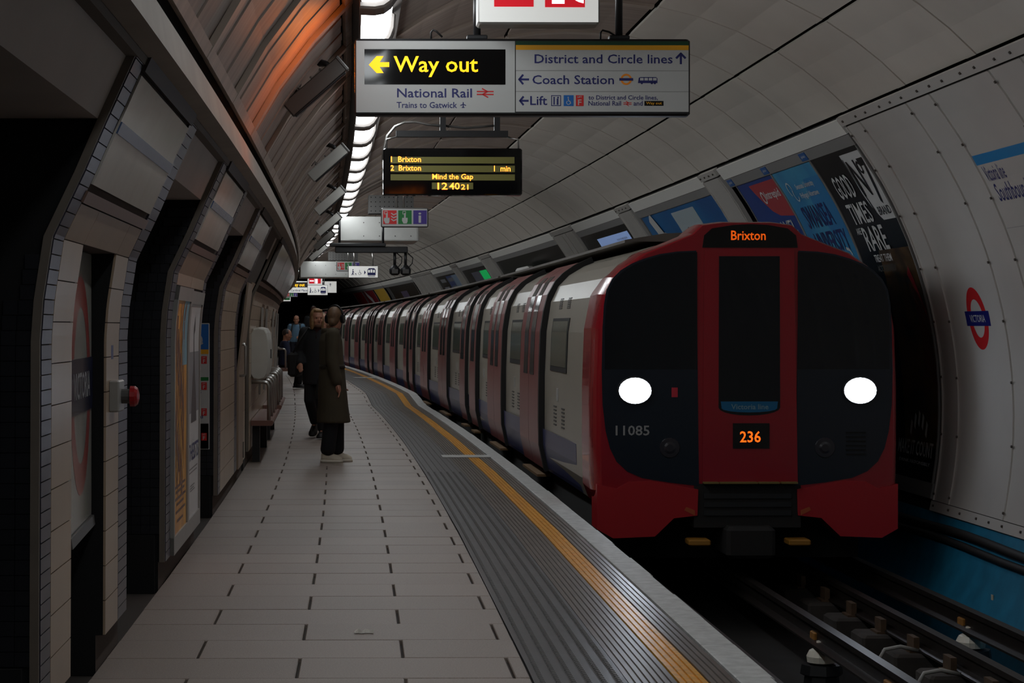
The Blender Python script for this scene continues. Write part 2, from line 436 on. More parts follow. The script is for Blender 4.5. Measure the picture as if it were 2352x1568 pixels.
# ================================================================ LEFT WALL: tiled piers between passage openings
DXF = .028                                   # tiled face stands proud of the pier's corner bead
def fpt(l, off=0.0):
    (x, z), (a, b) = lw_l(l)
    return (x + DXF + a * off, z + b * off)
def fpiece(name, s0, s1, l0, l1, m, parent, t0=-.004, t1=.006, mp=W):
    n = 1 if l1 < 1.25 else 3
    o = [fpt(l0 + (l1 - l0) * i / n, t1) for i in range(n + 1)]
    q = [fpt(l0 + (l1 - l0) * i / n, t0) for i in range(n + 1)]
    return MB().sweep(o + q[::-1], [s0, s1], closed=True).obj(name, m, parent, mp=mp)
LTOP = LWL[-1]
def pier(s0, s1, ys=None, niche=None):
    pr = [(-3.4, -.02), (-1.172, -.02), (-1.172, .15)] + [(x + DXF - .004, z) for x, z in LW] + [(-3.4, 2.405)]
    if niche:
        mb = MB()
        up = [(-3.4, 1.757), (lw_z(1.757) + DXF - .004, 1.757)] + [(x + DXF - .004, z) for x, z in LW if z > 1.76] + [(-3.4, 2.405)]
        for a, b, q in ((s0, niche[0], pr), (niche[1], s1, pr), (niche[0], niche[1], up)):
            mb.sweep(q, [a, b], closed=True); mb.m[-1] = mb.m[-2] = 1
    else:
        mb = MB().sweep(pr, ys or [s0, s1], closed=True)
        mb.m[-1] = mb.m[-2] = 1
    p = tag(mb.obj('wall_left', [M_grout, M_black], mp=WF), None, kind='structure')
    # rounded corner bead on the near edge
    MB().sweep([(x + .0, z) for x, z in LW] + [(x + DXF + .002, z) for x, z in LW[::-1]], [s0 - .012, s0 + .006], closed=True).obj('corner_bead', M_bead, p, mp=WF)
    return p
def column(p, name, s0, s1, l0, l1, h, m, gap=.004):
    n = max(1, int(round((l1 - l0) / h))); h = (l1 - l0) / n
    for i in range(n):
        fpiece(name, s0 + gap / 2, s1 - gap / 2, l0 + i * h + gap / 2, l0 + (i + 1) * h - gap / 2, m, p, mp=WF)
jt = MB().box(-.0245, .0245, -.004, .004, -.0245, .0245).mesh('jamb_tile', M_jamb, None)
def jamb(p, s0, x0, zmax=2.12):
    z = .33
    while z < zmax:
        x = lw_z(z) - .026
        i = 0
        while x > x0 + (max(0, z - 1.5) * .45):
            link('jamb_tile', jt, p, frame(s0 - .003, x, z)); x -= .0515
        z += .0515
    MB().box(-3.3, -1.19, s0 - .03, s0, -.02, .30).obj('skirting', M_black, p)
def frieze(p, s0, s1):
    l0, l1 = lw_len(1.95), lw_len(2.33)
    lb0, lb1 = lw_len(2.13), lw_len(2.17)
    fpiece('brown_rail', s0 - .04, s1 + .04, lw_len(1.885), lw_len(1.925), mat('brown_rail', (120, 92, 80), .5), p, t1=.014, mp=WF)
    f = fpiece('frieze_panel', s0, s1, l0, l1, M_frieze, p, t0=.004, t1=.012, mp=WF)
    fpiece('blue_band', s0, s1, lb0, lb1, M_bluestripe, p, t0=.0125, t1=.0185, mp=WF)
    fpiece('top_channel', s0 - .02, s1 + .02, lw_len(2.345), LTOP - .002, mat('channel_dark', (60, 54, 50), .6), p, t1=.02, mp=WF)
    return f
# --- pier 1 with the platform roundel
p1 = pier(7.12, 9.72, None, (7.86, 8.91))
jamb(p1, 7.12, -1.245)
column(p1, 'navy_tile', 7.125, 7.35, 0, LTOP, .0515, M_navy)
column(p1, 'navy_tile', 9.37, 9.715, 0, LTOP, .0515, M_navy)
lt = lw_len(1.757)
column(p1, 'cream_tile', 7.355, 7.86, 0, lt, .1525, M_cream)
column(p1, 'cream_tile', 8.91, 9.365, 0, lt, .1525, M_cream)
fpiece('cream_tile', 7.36, 7.86, lt + .002, lw_len(1.88), M_cream, p1)
fpiece('cream_tile', 7.865, 8.9, lt + .002, lw_len(1.88), M_cream, p1)
fpiece('cream_tile', 8.905, 9.36, lt + .002, lw_len(1.88), M_cream, p1)
frieze(p1, 7.37, 9.34)
# dark niche: the recess is the space between the two tile columns; a black back sheet and the reveal
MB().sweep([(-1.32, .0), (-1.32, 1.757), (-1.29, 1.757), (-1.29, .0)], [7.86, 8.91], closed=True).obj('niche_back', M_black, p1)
# platform roundel sign in the niche, set at a slight angle to the wall
def WA(v): return W((v[0] + .036 - .045 * (v[1] - 7.87), v[1], v[2]))
rs = empty('roundel_sign', 'large enamel roundel sign with red ring and dark blue name bar, in the niche', 'sign', frame(8.4, -1.17, .66))
MB().cbox(-1.196, -1.176, 7.87, 8.89, .66, 1.755, .004).obj('panel', mat('roundel_panel', (150, 149, 142), .18), rs, mp=WA)
MB().sweep([(-1.196, .62), (-1.196, .66), (-1.165, .66), (-1.160, .62)], [7.87, 8.89], closed=True).obj('frame', M_dgrey, rs, mp=WA)
def fn_r1(u, v): return (-1.1755, 8.38 + u, v)
MB().ring2(0, 1.217, .435, .31, fn_r1, 0, 48).obj('ring', mat('roundel_red', (150, 46, 36), .2), rs, mp=WA)
def fn_r2(u, v): return (-1.1700, 8.38 + u, v)
MB().box(-1.1755, -1.1705, 7.875, 8.885, 1.11, 1.325).obj('name_bar', mat('roundel_bar', (28, 32, 62), .15), rs, mp=WA)
MB().text('VICTORIA', -.36, 1.165, .36, 1.27, lambda u, v: fn_r2(u, v)).obj('lettering', M_wallg, rs, mp=WA)
# alarm plunger on the far tile column
pl = empty('alarm_call_point', 'grey alarm box with a red mushroom button on the tiled pier', 'alarm', frame(9.1, -1.13, 1.09))
MB().cbox(-1.131, -1.085, 9.02, 9.22, 1.085, 1.22, .006).obj('box', M_grey, pl)
MB().loft([[(-1.085 + d, 9.12 + r * cos(a), 1.15 + r * sin(a)) for a in [2 * pi * k / 14 for k in range(14)]] for d, r in ((0, .032), (.035, .032), (.037, .04))]).obj('collar', M_dgrey, pl)
MB().loft([[(-1.048 + d, 9.12 + r * cos(a), 1.15 + r * sin(a)) for a in [2 * pi * k / 14 for k in range(14)]] for d, r in ((0, .045), (.02, .045), (.032, .036), (.038, .015))]).obj('button', mat('button_red', (150, 16, 24), .3), pl)
lb_ = MB().box(-1.131, -1.127, 9.07, 9.17, 1.30, 1.46).obj('alarm_notice', mat('notice', (150, 70, 66), .5))
tag(lb_, 'narrow red and white notice above the red alarm button', 'notice')
MB().box(-1.1272, -1.126, 9.08, 9.16, 1.31, 1.37).obj('print', M_sigblue, lb_)

# --- pier 2 with two framed posters
p2 = pier(11.68, 14.31)
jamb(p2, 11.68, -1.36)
column(p2, 'navy_tile', 11.69, 11.97, 0, LTOP, .0515, M_navy)
column(p2, 'navy_tile', 14.06, 14.30, 0, LTOP, .0515, M_navy)
fpiece('cream_tile', 11.98, 13.0, lw_len(1.69), lw_len(1.88), M_cream, p2)
fpiece('cream_tile', 13.005, 14.05, lw_len(1.69), lw_len(1.88), M_cream, p2)
frieze(p2, 11.98, 13.93)
def left_poster(s0, s1, z0, z1, bg, label, draw, nl=14):
    po = empty('framed_poster', label, 'poster', frame((s0 + s1) / 2, -1.12, z0))
    l0, l1 = lw_len(z0), lw_len(z1)
    def fn(u, v, o=.017):
        x, z = fpt(l0 + (l1 - l0) * v, o); return (x, s0 + (s1 - s0) * u, z)
    mb = MB(); mb.patch(.06, .94, .04, .965, lambda u, v: fn(u, v, .016), 0, 1, 16); mb.obj('print', bg, po)
    fr = [fpt(l0 + (l1 - l0) * i / nl, .002) for i in range(nl + 1)]; fo = [fpt(l0 + (l1 - l0) * i / nl, .026) for i in range(nl + 1)]
    for a, b in ((s0, s0 + .055), (s1 - .055, s1)): MB().sweep(fr + fo[::-1], [a, b], closed=True).obj('frame_side', M_grey, po)
    MB().sweep([fr[0], fpt(l0 + .12, .002), fpt(l0 + .12, .026), fo[0]], [s0, s1], closed=True).obj('frame_foot', M_grey, po)
    MB().sweep([fpt(l1 - .08, .002), fr[-1], fo[-1], fpt(l1 - .08, .026)], [s0, s1], closed=True).obj('frame_head', M_grey, po)
    draw(po, lambda u, v: fn(u, v, .0175))
    return po
def draw_yellow(po, fn):
    br = mat('poster_brown', (112, 70, 44), .4); sky = mat('poster_sky', (120, 168, 186), .4)
    mb = MB(); mb.patch(.60, .94, .70, .96, fn, 0, 1, 5); mb.obj('sky_print', sky, po)
    mb = MB(); random.seed(3)
    for i in range(7):
        u = .14 + i * .095
        pts = [(u + .02 * sin(3 * j + i), .30 + .64 * j / 9 - .05 * (i % 3)) for j in range(10)]
        for a, b in zip(pts, pts[1:]):
            wd = .024 + .014 * sin(a[1] * 17 + i)
            mb.flat([(a[0] - wd, a[1]), (a[0] + wd, a[1]), (b[0] + wd * .9, b[1]), (b[0] - wd * .9, b[1])], lambda p, q: fn(p, q))
    mb.obj('stripe_print', br, po)
    mb = MB()
    for y, x0, x1 in ((.245, .15, .85), (.225, .2, .8), (.20, .12, .88), (.178, .25, .75), (.15, .2, .85), (.115, .3, .7)):
        mb.patch(x0, x1, y, y + .010, fn)
    mb.obj('lettering', mat('poster_dark', (88, 46, 30), .4), po)
left_poster(12.0, 13.03, .13, 1.685, mat('poster_yellow', (232, 170, 44), .35, noise=.35, scale=5, rgb2=(190, 122, 30)), 'yellow and brown striped poster in a grey frame on the pier', draw_yellow)
def draw_white(po, fn):
    g_ = mat('poster_tower', (70, 62, 62), .4); sk = mat('poster_greysky', (132, 132, 136), .4)
    mb = MB(); mb.patch(.06, .94, .50, .75, fn, 0, 1, 5); mb.obj('sky_print', sk, po)
    mb = MB()
    for a, b in (((.36, .45), (.40, .68)), ((.64, .45), (.56, .68))): pass
    tw = [(.30, .46), (.74, .46), (.70, .56), (.60, .66), (.55, .72), (.54, .82), (.60, .84), (.54, .90), (.48, .84), (.50, .82), (.49, .72), (.44, .66), (.34, .56)]
    for i in range(6): mb.flat([tw[i], tw[i + 1], tw[12 - i - 1], tw[12 - i]] if i < 6 else [], fn)
    mb.obj('tower_print', g_, po)
    mb = MB(); mb.text('THEISTS', .1, .305, .92, .375, fn); mb.obj('lettering', M_sigblue, po)
    mb = MB()
    for y, x0, x1 in ((.27, .15, .85), (.255, .15, .8), (.20, .25, .6), (.19, .25, .55), (.18, .25, .62)): mb.patch(x0, x1, y, y + .005, fn)
    mb.obj('small_print', M_wallg, po)
left_poster(13.03, 14.05, .13, 1.675, mat('poster_white', (206, 206, 206), .35), 'pale poster with a grey tower picture and dark blue word, in grey frame', draw_white)

# --- pier 3 with a service door
p3 = pier(16.29, 21.03, [16.29, 18.6, 21.03])
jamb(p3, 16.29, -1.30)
column(p3, 'navy_tile', 16.30, 16.58, 0, LTOP, .0515, M_navy)
for a, b in ((16.59, 17.2), (17.2, 17.95), (17.95, 18.75)): column(p3, 'cream_tile', a, b, 0, lw_len(1.88), .1525, M_cream)
column(p3, 'navy_tile', 18.76, 19.2, 0, LTOP, .103, M_navy)
column(p3, 'cream_tile', 20.25, 20.98, 0, lw_len(1.88), .1525, M_cream)
frieze(p3, 16.6, 18.75)
d1 = tag(MB().sweep([fpt(0, .002), fpt(.9, .002), fpt(lw_len(1.86), .002), fpt(lw_len(1.86), .02), fpt(.9, .02), fpt(0, .02)], [19.25, 20.2], closed=True).obj('door_1', mat('service_door', (150, 130, 112), .4), mp=WF), None, kind='structure')
MB().tube([(-1.13, 19.4, 1.0), (-1.07, 19.4, 1.0), (-1.058, 19.4, 1.02), (-1.058, 19.4, 1.27), (-1.07, 19.4, 1.29), (-1.13, 19.4, 1.29)], .013, 8).obj('pull_handle', M_steel, d1, smooth=True)
MB().box(-1.13, -1.11, 20.17, 20.24, .2, .35).obj('hinge', M_dgrey, d1); MB().box(-1.13, -1.11, 20.17, 20.24, 1.4, 1.55).obj('hinge', M_dgrey, d1)

# --- direction sign on the jamb of pier 3
js = empty('direction_sign', 'tall narrow direction sign with wheelchair symbol on the dark passage jamb', 'sign', frame(16.26, -1.3, .5))
MB().cbox(-1.46, -1.193, 16.262, 16.274, .505, 1.477, .004).obj('panel', M_signw, js)
def fj(u, v, o=.001): return (u, 16.262 - o, v)
MB().patch(-1.452, -1.20, 1.275, 1.47, fj).obj('blue_field', M_lift, js)
MB().patch(-1.452, -1.20, 1.24, 1.275, fj).obj('yellow_band', M_gold, js)
MB().patch(-1.452, -1.20, 1.035, 1.062, fj).obj('green_band', M_green, js)
MB().patch(-1.452, -1.20, .512, .705, fj).obj('black_field', M_sigblack, js)
mb = MB(); f2 = lambda u, v: fj(u, v, .002)
mb.ring2(-1.30, 1.345, .055, .042, f2, 0, 24, 1, -2.6, 1.2); mb.stroke([(-1.31, 1.43), (-1.30, 1.37), (-1.27, 1.365), (-1.25, 1.32)], .016, f2); mb.disc(-1.312, 1.447, .014, f2)
mb.obj('wheelchair_symbol', M_signw, js)
mb = MB(); ml = MB()
for z in (1.165, .965, .765, .575):
    mb.patch(-1.255, -1.213, z, z + .058, f2); f3 = lambda u, v: fj(u, v, .003)
    ml.text('F', -1.243, z + .006, -1.225, z + .034, f3); ml.text('LIFT', -1.247, z + .042, -1.222, z + .052, f3)
mb.obj('lift_tile', M_red, js); ml.obj('lettering', M_signw, js)
mb = MB(); mb.text('ct', -1.29, .94, -1.255, .965, f2); mb.text('nal', -1.30, .745, -1.243, .775, f2); mb.obj('lettering', M_sigblue, js)

# --- passage bulkheads over the openings
def bulkhead(s0, s1):
    pr = [(-3.4, 2.15), (lw_z(2.15) + .0, 2.15), (lw_z(2.31), 2.31), (lw_z(2.40), 2.40), (-3.4, 2.41)]
    tag(MB().sweep(pr, [s0, s1], closed=True).obj('bulkhead', M_plaster), None, kind='structure')
for a, b in ((1.5, 7.11), (9.72, 11.67), (14.31, 16.28), (21.03, 21.98)): bulkhead(a, b)
pier(-9.0, 1.5)

# --- wall beyond the third opening, curving away
ysw = [22.0 + 1.5 * i for i in range(56)]
p4 = pier(22.0, 104.5, ysw)
M_creamfar = mat('cream_tile_far', (186, 168, 148), .3, noise=.1, scale=3)
def far_tiles():
    s = 22.05
    while s < 30:
        for i in range(11):
            l0 = .004 + i * .1525
            fpiece('cream_tile', s + .003, s + .697, l0 + .002, l0 + .1505, M_cream, p4, mp=WF)
        s += .70
    while s < 58:
        for i in range(6):
            l0 = .004 + i * .28
            fpiece('cream_panel', s + .01, s + 1.99, l0 + .004, l0 + .276, M_creamfar, p4, mp=WF)
        s += 2.0
far_tiles()
s = 22.1; i = 0
while s < 75:
    fpiece('brown_rail', s, s + 3.4, lw_len(1.885), lw_len(1.925), mat('brown_rail', (120, 92, 80), .5), p4, t1=.02, mp=WF)
    fpiece('frieze_panel', s, s + 3.4, lw_len(1.95), lw_len(2.33), mat('frieze_gloss', (112, 105, 100), .12, noise=.3, scale=3), p4, t0=.012, t1=.05, mp=WF)
    fpiece('top_channel', s, s + 3.4, lw_len(2.345), LTOP - .002, mat('channel_dark', (60, 54, 50), .6), p4, t1=.02, mp=WF)
    s += 3.5
for s in (25.0, 27.0, 31.5, 35.0, 39.0):
    MB().sweep([fpt(.5, .008), fpt(lw_len(1.68), .008), fpt(lw_len(1.68), .03), fpt(.5, .03)], [s, s + .14], closed=True).obj('steel_post', M_steel, p4, mp=WF)
    MB().sweep([fpt(1.3, .008), fpt(lw_len(1.72), .008), fpt(lw_len(1.72), .012), fpt(1.3, .012)], [s + .3, s + 1.1], closed=True).obj('recess', mat('recess_brown', (96, 70, 50), .7), p4, mp=WF)
# hose cabinet
hc = empty('hose_cabinet', 'white rounded wall cabinet beside the passage opening', 'cabinet', frame(23.2, -1.1, .87))
def hr(s, k):
    r = []
    for i in range(16):
        a = 2 * pi * i / 16; cx, cz = -1.05, 1.16
        r.append((cx + .105 * k * math.copysign(abs(cos(a)) ** .6, cos(a)), s, cz + .285 * k * math.copysign(abs(sin(a)) ** .7, sin(a))))
    return r
MB().loft([hr(22.6, .94), hr(22.62, 1), hr(23.2, 1.0)]).obj('shell', mat('cabinet_white', (206, 204, 196), .35, noise=.08), hc, smooth=False)
MB().loft([hr(23.21, .97), hr(23.24, .97)]).obj('seam', M_dgrey, hc)
MB().loft([hr(23.25, 1), hr(24.2, 1), hr(24.23, .94)]).obj('shell', mat('cabinet_white', (206, 204, 196), .35), hc)
MB().box(-.955, -.935, 23.4, 23.5, 1.1, 1.2).obj('latch', M_dgrey, hc)
# benches with tubular arm rests
def bench(s0, s1, label):
    z = hump((s0 + s1) / 2)
    b = empty('perch_bench', label, 'bench', frame((s0 + s1) / 2, -1.02, z), 'benches along the tiled wall')
    MB().sweep([(-1.125, .40 + z), (-1.125, .455 + z), (-.90, .455 + z), (-.885, .44 + z), (-.90, .40 + z)], [s0, s1], closed=True).obj('seat', mat('bench_seat', (120, 84, 74), .35), b)
    for s in (s0 + .25, s1 - .25): MB().box(-1.12, -1.04, s, s + .12, z + .002, .40 + z).obj('leg', M_blackmetal, b)
    for s in [s0 + .15 + i * (s1 - s0 - .3) / 3 for i in range(4)]:
        MB().tube([(-1.125, s, .86 + z), (-.99, s, .86 + z), (-.955, s, .848 + z), (-.94, s, .82 + z), (-.94, s, .45 + z)], .02, 8).obj('arm_rest', M_steel, b, smooth=True)
bench(22.4, 25.6, 'wall bench with steel arm rests below the white cabinet')
bench(26.8, 30.0, 'wall bench with steel arm rests, second along the tiled wall')
bench(43.6, 47.0, 'wall bench beyond the ramp with a seated person')

# ================================================================ RIGHT WALL
def wpt(z, off=0.0):                       # point on the right wall, off = towards the room
    x = rwx(z); a = atan2(z - .75, x - 1.10)
    return (x - off * cos(a), z - off * sin(a))
def wstrip(name, s0, s1, z0, z1, m, parent, t0=0.0, t1=.012, n=None, ys=None):
    n = n or max(1, int((z1 - z0) / .16))
    o = [wpt(z0 + (z1 - z0) * i / n, t1) for i in range(n + 1)]
    q = [wpt(z0 + (z1 - z0) * i / n, t0) for i in range(n + 1)]
    return MB().sweep(o + q[::-1], ys or [s0, s1], closed=True).obj(name, m, parent)
PT, PB = 3.05, .08
# white enamel panels in front of the posters' bay
RB = [18.18, 17.72, 16.27, 15.62, 14.18, 13.5, 12.05, 11.4, 9.95, 9.3, 7.85, 7.2, 4.5, 1.5, -2, -6, -9.4]
for i, (b, a) in enumerate(zip(RB, RB[1:])):
    wstrip('wall_panel', a + .012, b - .012, -.055, 3.19, M_wallw, wall_right, 0, .02)
    wstrip('wall_batten', b - .016, b + .014, -.055, 3.19, M_wallw, wall_right, .02, .032)
hexb = MB().loft([[(d, r * cos(a), r * sin(a)) for a in [2 * pi * k / 6 for k in range(6)]] for d, r in ((0, .012), (-.013, .011))]).mesh('bolt', M_bolt, None)
def bolt(s, z, parent):
    x, zz = wpt(z, .034); a = atan2(z - .75, rwx(z) - 1.1)
    link('bolt', hexb, parent, Matrix.Translation(P(s, x, zz)) @ Matrix.Rotation(s / R, 4, 'Z') @ Matrix.Rotation(-a, 4, 'Y'))
for b in RB[:8]:
    for z in (.0, .52, 1.02, 1.5, 1.96, 2.42, 2.82, 3.12): bolt(b - .03, z, wall_right)
# bolted flanges, top and bottom
wstrip('flange_top', -9.4, 18.24, 3.205, 3.275, M_wallw, wall_right, 0, .034, 1, yr(-9.4, 18.24, 3))
wstrip('flange_foot', -9.4, 18.2, -.145, -.06, M_wallw, wall_right, 0, .034, 1, yr(-9.4, 18.2, 3))
s = 18.1
while s > 11:
    bolt(s, 3.24, wall_right); bolt(s, -.10, wall_right); s -= .33 + .12 * (int(s * 3) % 3 == 0)
# ledge above the posters, grey head strip
for a, b in ((18.26, 24.0), (25.1, 30.8), (32.1, 37.4), (40.3, 51.7), (54.2, 60.0), (61.7, 67.6), (74.4, 86), (86.2, 104)):
    wstrip('ledge', a, b, 3.145, 3.262, mat('ledge_white', (224, 222, 216), .4), wall_right, 0, .035, 2, yr(a, b, 2.5))
    wstrip('head_strip', a, b, PT, 3.14, M_wallg, wall_right, 0, .03, 1, yr(a, b, 2.5))
    wstrip('foot_strip', a, b, -.05, PB, M_wallg, wall_right, 0, .03, 1, yr(a, b, 2.5))
# pilaster panels between the bays
for j, (a, b) in enumerate(((24.08, 25.06), (30.9, 32.08), (37.5, 40.25), (51.85, 54.1), (60.1, 61.6), (67.75, 74.3))):
    wstrip('wall_panel', a, b, -.055, 3.19, M_wallw, wall_right, 0, .05)
    wstrip('flange_top', a - .02, b + .02, 3.205, 3.275, M_wallw, wall_right, 0, .06, 1)
    wstrip('wall_batten', b - .05, b - .02, -.055, 3.19, M_wallw, wall_right, .05, .064)
    wstrip('wall_batten', a + .02, a + .05, -.055, 3.19, M_wallw, wall_right, .05, .064)
    if j < 2:
        for k in range(4):
            x, zz = wpt(3.24, .062); link('bolt', hexb, wall_right, Matrix.Translation(P(a + .1 + k * (b - a - .2) / 3, x, zz)) @ Matrix.Rotation(a / R, 4, 'Z') @ Matrix.Rotation(-.65, 4, 'Y'))
    if j == 2 or j == 5:
        for q in ((.35, .55) if j == 2 else (.2, .4, .6, .8)): wstrip('wall_batten', a + (b - a) * q, a + (b - a) * q + .03, -.055, 3.19, M_wallw, wall_right, .05, .064)
# blue lower wall, cables
wstrip('lower_wall', -9, 60, -1.1, -.15, M_blue, wall_right, 0, .01, 5, yr(-9, 60, 3))
for z, r, off, lab in ((-.26, .035, .05, 'upper black cable clipped along the blue track wall'), (-.345, .03, .045, 'lower black cable clipped along the blue track wall')):
    mb = MB(); x0, z0 = wpt(z, off)
    mb.tube([(x0, s, z0 + .012 * sin(s * 1.7 + z * 9)) for s in yr(9, 40, .5)], r, 6)
    tag(mb.obj('track_cable', mat('cable_black', (22, 20, 19), .7), smooth=True), lab, 'cable', 'cables on the track wall')
x0, z0 = wpt(-.62, .016)
t_ = MB().box(x0 - .004, x0, 16.0, 16.05, z0 - .06, z0 + .02).obj('cable_tag', mat('tag_white', (186, 180, 160), .7))
tag(t_, 'small white printed tag hanging on the blue track wall', 'tag')
# roundel and line panel on the enamel wall
rd = empty('wall_roundel', 'small red roundel with blue VICTORIA bar printed on the white wall', 'sign', frame(16.94, 4.95, 1.27))
def fw(s_c, off): return lambda u, v: (*(lambda p: (p[0], s_c - u, p[1]))(wpt(v, off)),)
f_ = fw(16.94, .0215)
MB().ring2(0, 1.52, .253, .155, f_, 0, 48).obj('ring', mat('roundel_red2', (196, 40, 44), .25), rd)
MB().patch(-.315, .315, 1.46, 1.58, fw(16.94, .0225), 0, 4, 2).obj('name_bar', mat('bar_blue', (26, 32, 110), .25), rd)
MB().text('VICTORIA', -.20, 1.49, .20, 1.55, fw(16.94, .0235)).obj('lettering', M_signw, rd)
lp = empty('line_panel', 'blue banded wall panel reading Victoria line Southbound platform', 'sign', frame(15.0, 4.6, 2.3))
f_ = fw(15.6, .0215)
MB().patch(0.0, 1.40, 2.655, 2.725, f_, 0, 4, 1).obj('blue_band', M_lblue, lp)
mb = MB(); mb.text('Victoria line', .07, 2.53, .52, 2.64, f_); mb.text('Southbound platform', .13, 2.34, 1.38, 2.51, f_); mb.obj('lettering', M_sigblue, lp)
MB().patch(0.02, 1.40, 2.185, 2.19, f_, 0, 4, 1).obj('rule_line', M_wallg, lp)

# ---- posters across the track (left in the picture is farther along the wall)
def poster(s0, s1, label, bg, draw=None, z0=PB, z1=PT, cat='poster', name='track_poster'):
    po = empty(name, label, cat, frame((s0 + s1) / 2, wpt(z0)[0], z0))
    wstrip('print', s0 + .03, s1 - .03, z0, z1, bg, po, .002, .014, 40, yr(s0 + .03, s1 - .03, .9))
    for a in (s0 + .004, s1 - .028): wstrip('frame_side', a, a + .024, z0, z1, M_wallg, po, .002, .02, 14)
    L_ = (s1 - s0 - .06)
    def fn(u, v, o=.0165):
        p = wpt(z0 + (z1 - z0) * v, o); return (p[0], s1 - .03 - u * L_, p[1])
    if draw: draw(po, fn)
    return po
M_pblack = mat('poster_black', (13, 13, 14), .25)
M_pw = mat('print_white', (205, 205, 205), .4)
def vpatch(mb, pts_l, pts_r, fn, m=0):          # strip between two edge polylines
    for (a, b), (c, d) in zip(zip(pts_l, pts_l[1:]), zip(pts_r, pts_r[1:])): mb.flat([a, c, d, b], fn, m)
def d_good(po, fn):
    f2 = lambda u, v: fn(u, v, .0190); f3 = lambda u, v: fn(u, v, .0215)
    am = mat('print_amber', (92, 66, 30), .3, noise=.7, scale=3, rgb2=(30, 20, 14))
    mb = MB(); n = 14
    vpatch(mb, [(.42 - .10 * sin(3 * i / n), .10 + .60 * i / n) for i in range(n + 1)], [(.995, .10 + .60 * i / n) for i in range(n + 1)], fn); mb.obj('amber_print', am, po)
    mb = MB(); vpatch(mb, [(.80 + .03 * i, .62 - .02 * i) for i in range(5)], [(.86 + .035 * i, .645 - .045 * i) for i in range(5)], f2); mb.obj('cap_print', mat('print_red', (128, 22, 34), .4), po)
    mb = MB(); vpatch(mb, [(.80, .60 - .04 * i) for i in range(8)], [(.93 + .01 * i, .53 - .035 * i) for i in range(8)], f2); mb.obj('figure_print', mat('print_figure', (70, 34, 24), .4), po)
    mb = MB()
    mb.text('GOOD', .15, .865, .50, .935, f2); mb.text('TIMES', .15, .785, .58, .85, f2); mb.text('ARE', .13, .755, .22, .775, f2); mb.text('RARE', .24, .70, .66, .775, f2)
    mb.text('TREAT THEM', .28, .665, .62, .688, f2); mb.obj('headline', M_pw, po)
    MB().text('ACCORDINGLY', .28, .635, .64, .655, f2).obj('small_print', mat('print_grey', (84, 82, 80), .4), po)
    mb = MB(); mb.text('MAKE IT COUNT', .30, .07, .95, .115, f2); mb.text('DRINK RESPONSIBLY', .35, .045, .92, .055, f2)
    for k in range(5): mb.stroke([(.52 + .07 * k, .14 + .03 * sin(pi * k / 4)), (.53 + .07 * k, .165 + .03 * sin(pi * k / 4))], .03, f2)
    mb.obj('foot_lettering', M_pw, po)
    mb = MB(); n = 12                               # big round brand badge
    mb.patch(.60, .99, .885, .985, f2, 0, 2, 4)
    vpatch(mb, [(.60 + .10 * (i / n) ** 2 * 1.6, .885 - .10 * i / n) for i in range(n + 1)], [(.99, .885 - .10 * i / n) for i in range(n + 1)], f2)
    mb.obj('badge_print', M_pw, po)
    mb = MB(); mb.text('N', .64, .86, .80, .965, f3); mb.text('o', .80, .92, .88, .96, f3); mb.text('7', .86, .83, .98, .965, f3); mb.text('BRAND', .74, .80, .97, .825, f3); mb.stroke([(.615, .97), (.63, .88), (.70, .80)], .010, f3)
    mb.obj('badge_lettering', M_pblack, po)
poster(18.31, 20.11, 'black poster reading GOOD TIMES ARE RARE with a white badge', M_pblack, d_good)
def d_sw(po, fn):
    f2 = lambda u, v: fn(u, v, .0190)
    mb = MB(); vpatch(mb, [(.62 - .025 * i if i < 5 else .495 + .03 * (i - 4), .955 - .02 * i) for i in range(11)], [(.985, .955 - .02 * i) for i in range(11)], fn); mb.obj('light_shape', mat('swan_light', (46, 128, 186), .35), po)
    mb = MB(); mb.text('SWANSEA', .17, .80, .82, .875, f2); mb.text('UNIVERSITY', .17, .715, .92, .785, f2); mb.obj('headline', M_sigblue, po)
    mb = MB(); mb.text('Swansea University', .36, .925, .80, .948, f2); mb.text('Prifysgol Abertawe', .36, .895, .80, .918, f2); mb.text('YOUR STORIES BEGIN', .40, .675, .85, .695, f2)
    mb.ring2(.20, .935, .025, .020, f2, 0, 14, 2.2, 0, 4.2); mb.ring2(.26, .915, .022, .017, f2, 0, 12, 2.2, 2, 6); mb.stroke([(.80, .72), (.86, .715), (.89, .70)], .010, f2)
    mb.obj('small_print', M_pw, po)
poster(20.11, 21.89, 'bright blue poster reading SWANSEA UNIVERSITY across the track', mat('poster_sky_blue', (70, 158, 198), .35, noise=.3, scale=1.5, rgb2=(40, 124, 180)), d_sw)
def d_int(po, fn):
    f2 = lambda u, v: fn(u, v, .0190)
    mb = MB(); n = 8
    vpatch(mb, [(.30, .985), (.34, .955), (.42, .92), (.52, .885), (.66, .865)], [(.99, .985), (.99, .955), (.99, .92), (.99, .885), (.99, .855)], fn); mb.obj('red_shape', mat('int_red', (176, 58, 66), .35), po)
    mb = MB(); mb.text('Intrepid', .56, .918, .95, .955, f2); mb.ring2(.50, .935, .022, .015, f2, 0, 16, 2.2); mb.text('TRAVEL', .30, .80, .90, .845, f2); mb.obj('lettering', M_pw, po)
poster(21.89, 23.76, 'dark blue and red poster with white Intrepid lettering', mat('poster_royal', (30, 62, 136), .35), d_int)
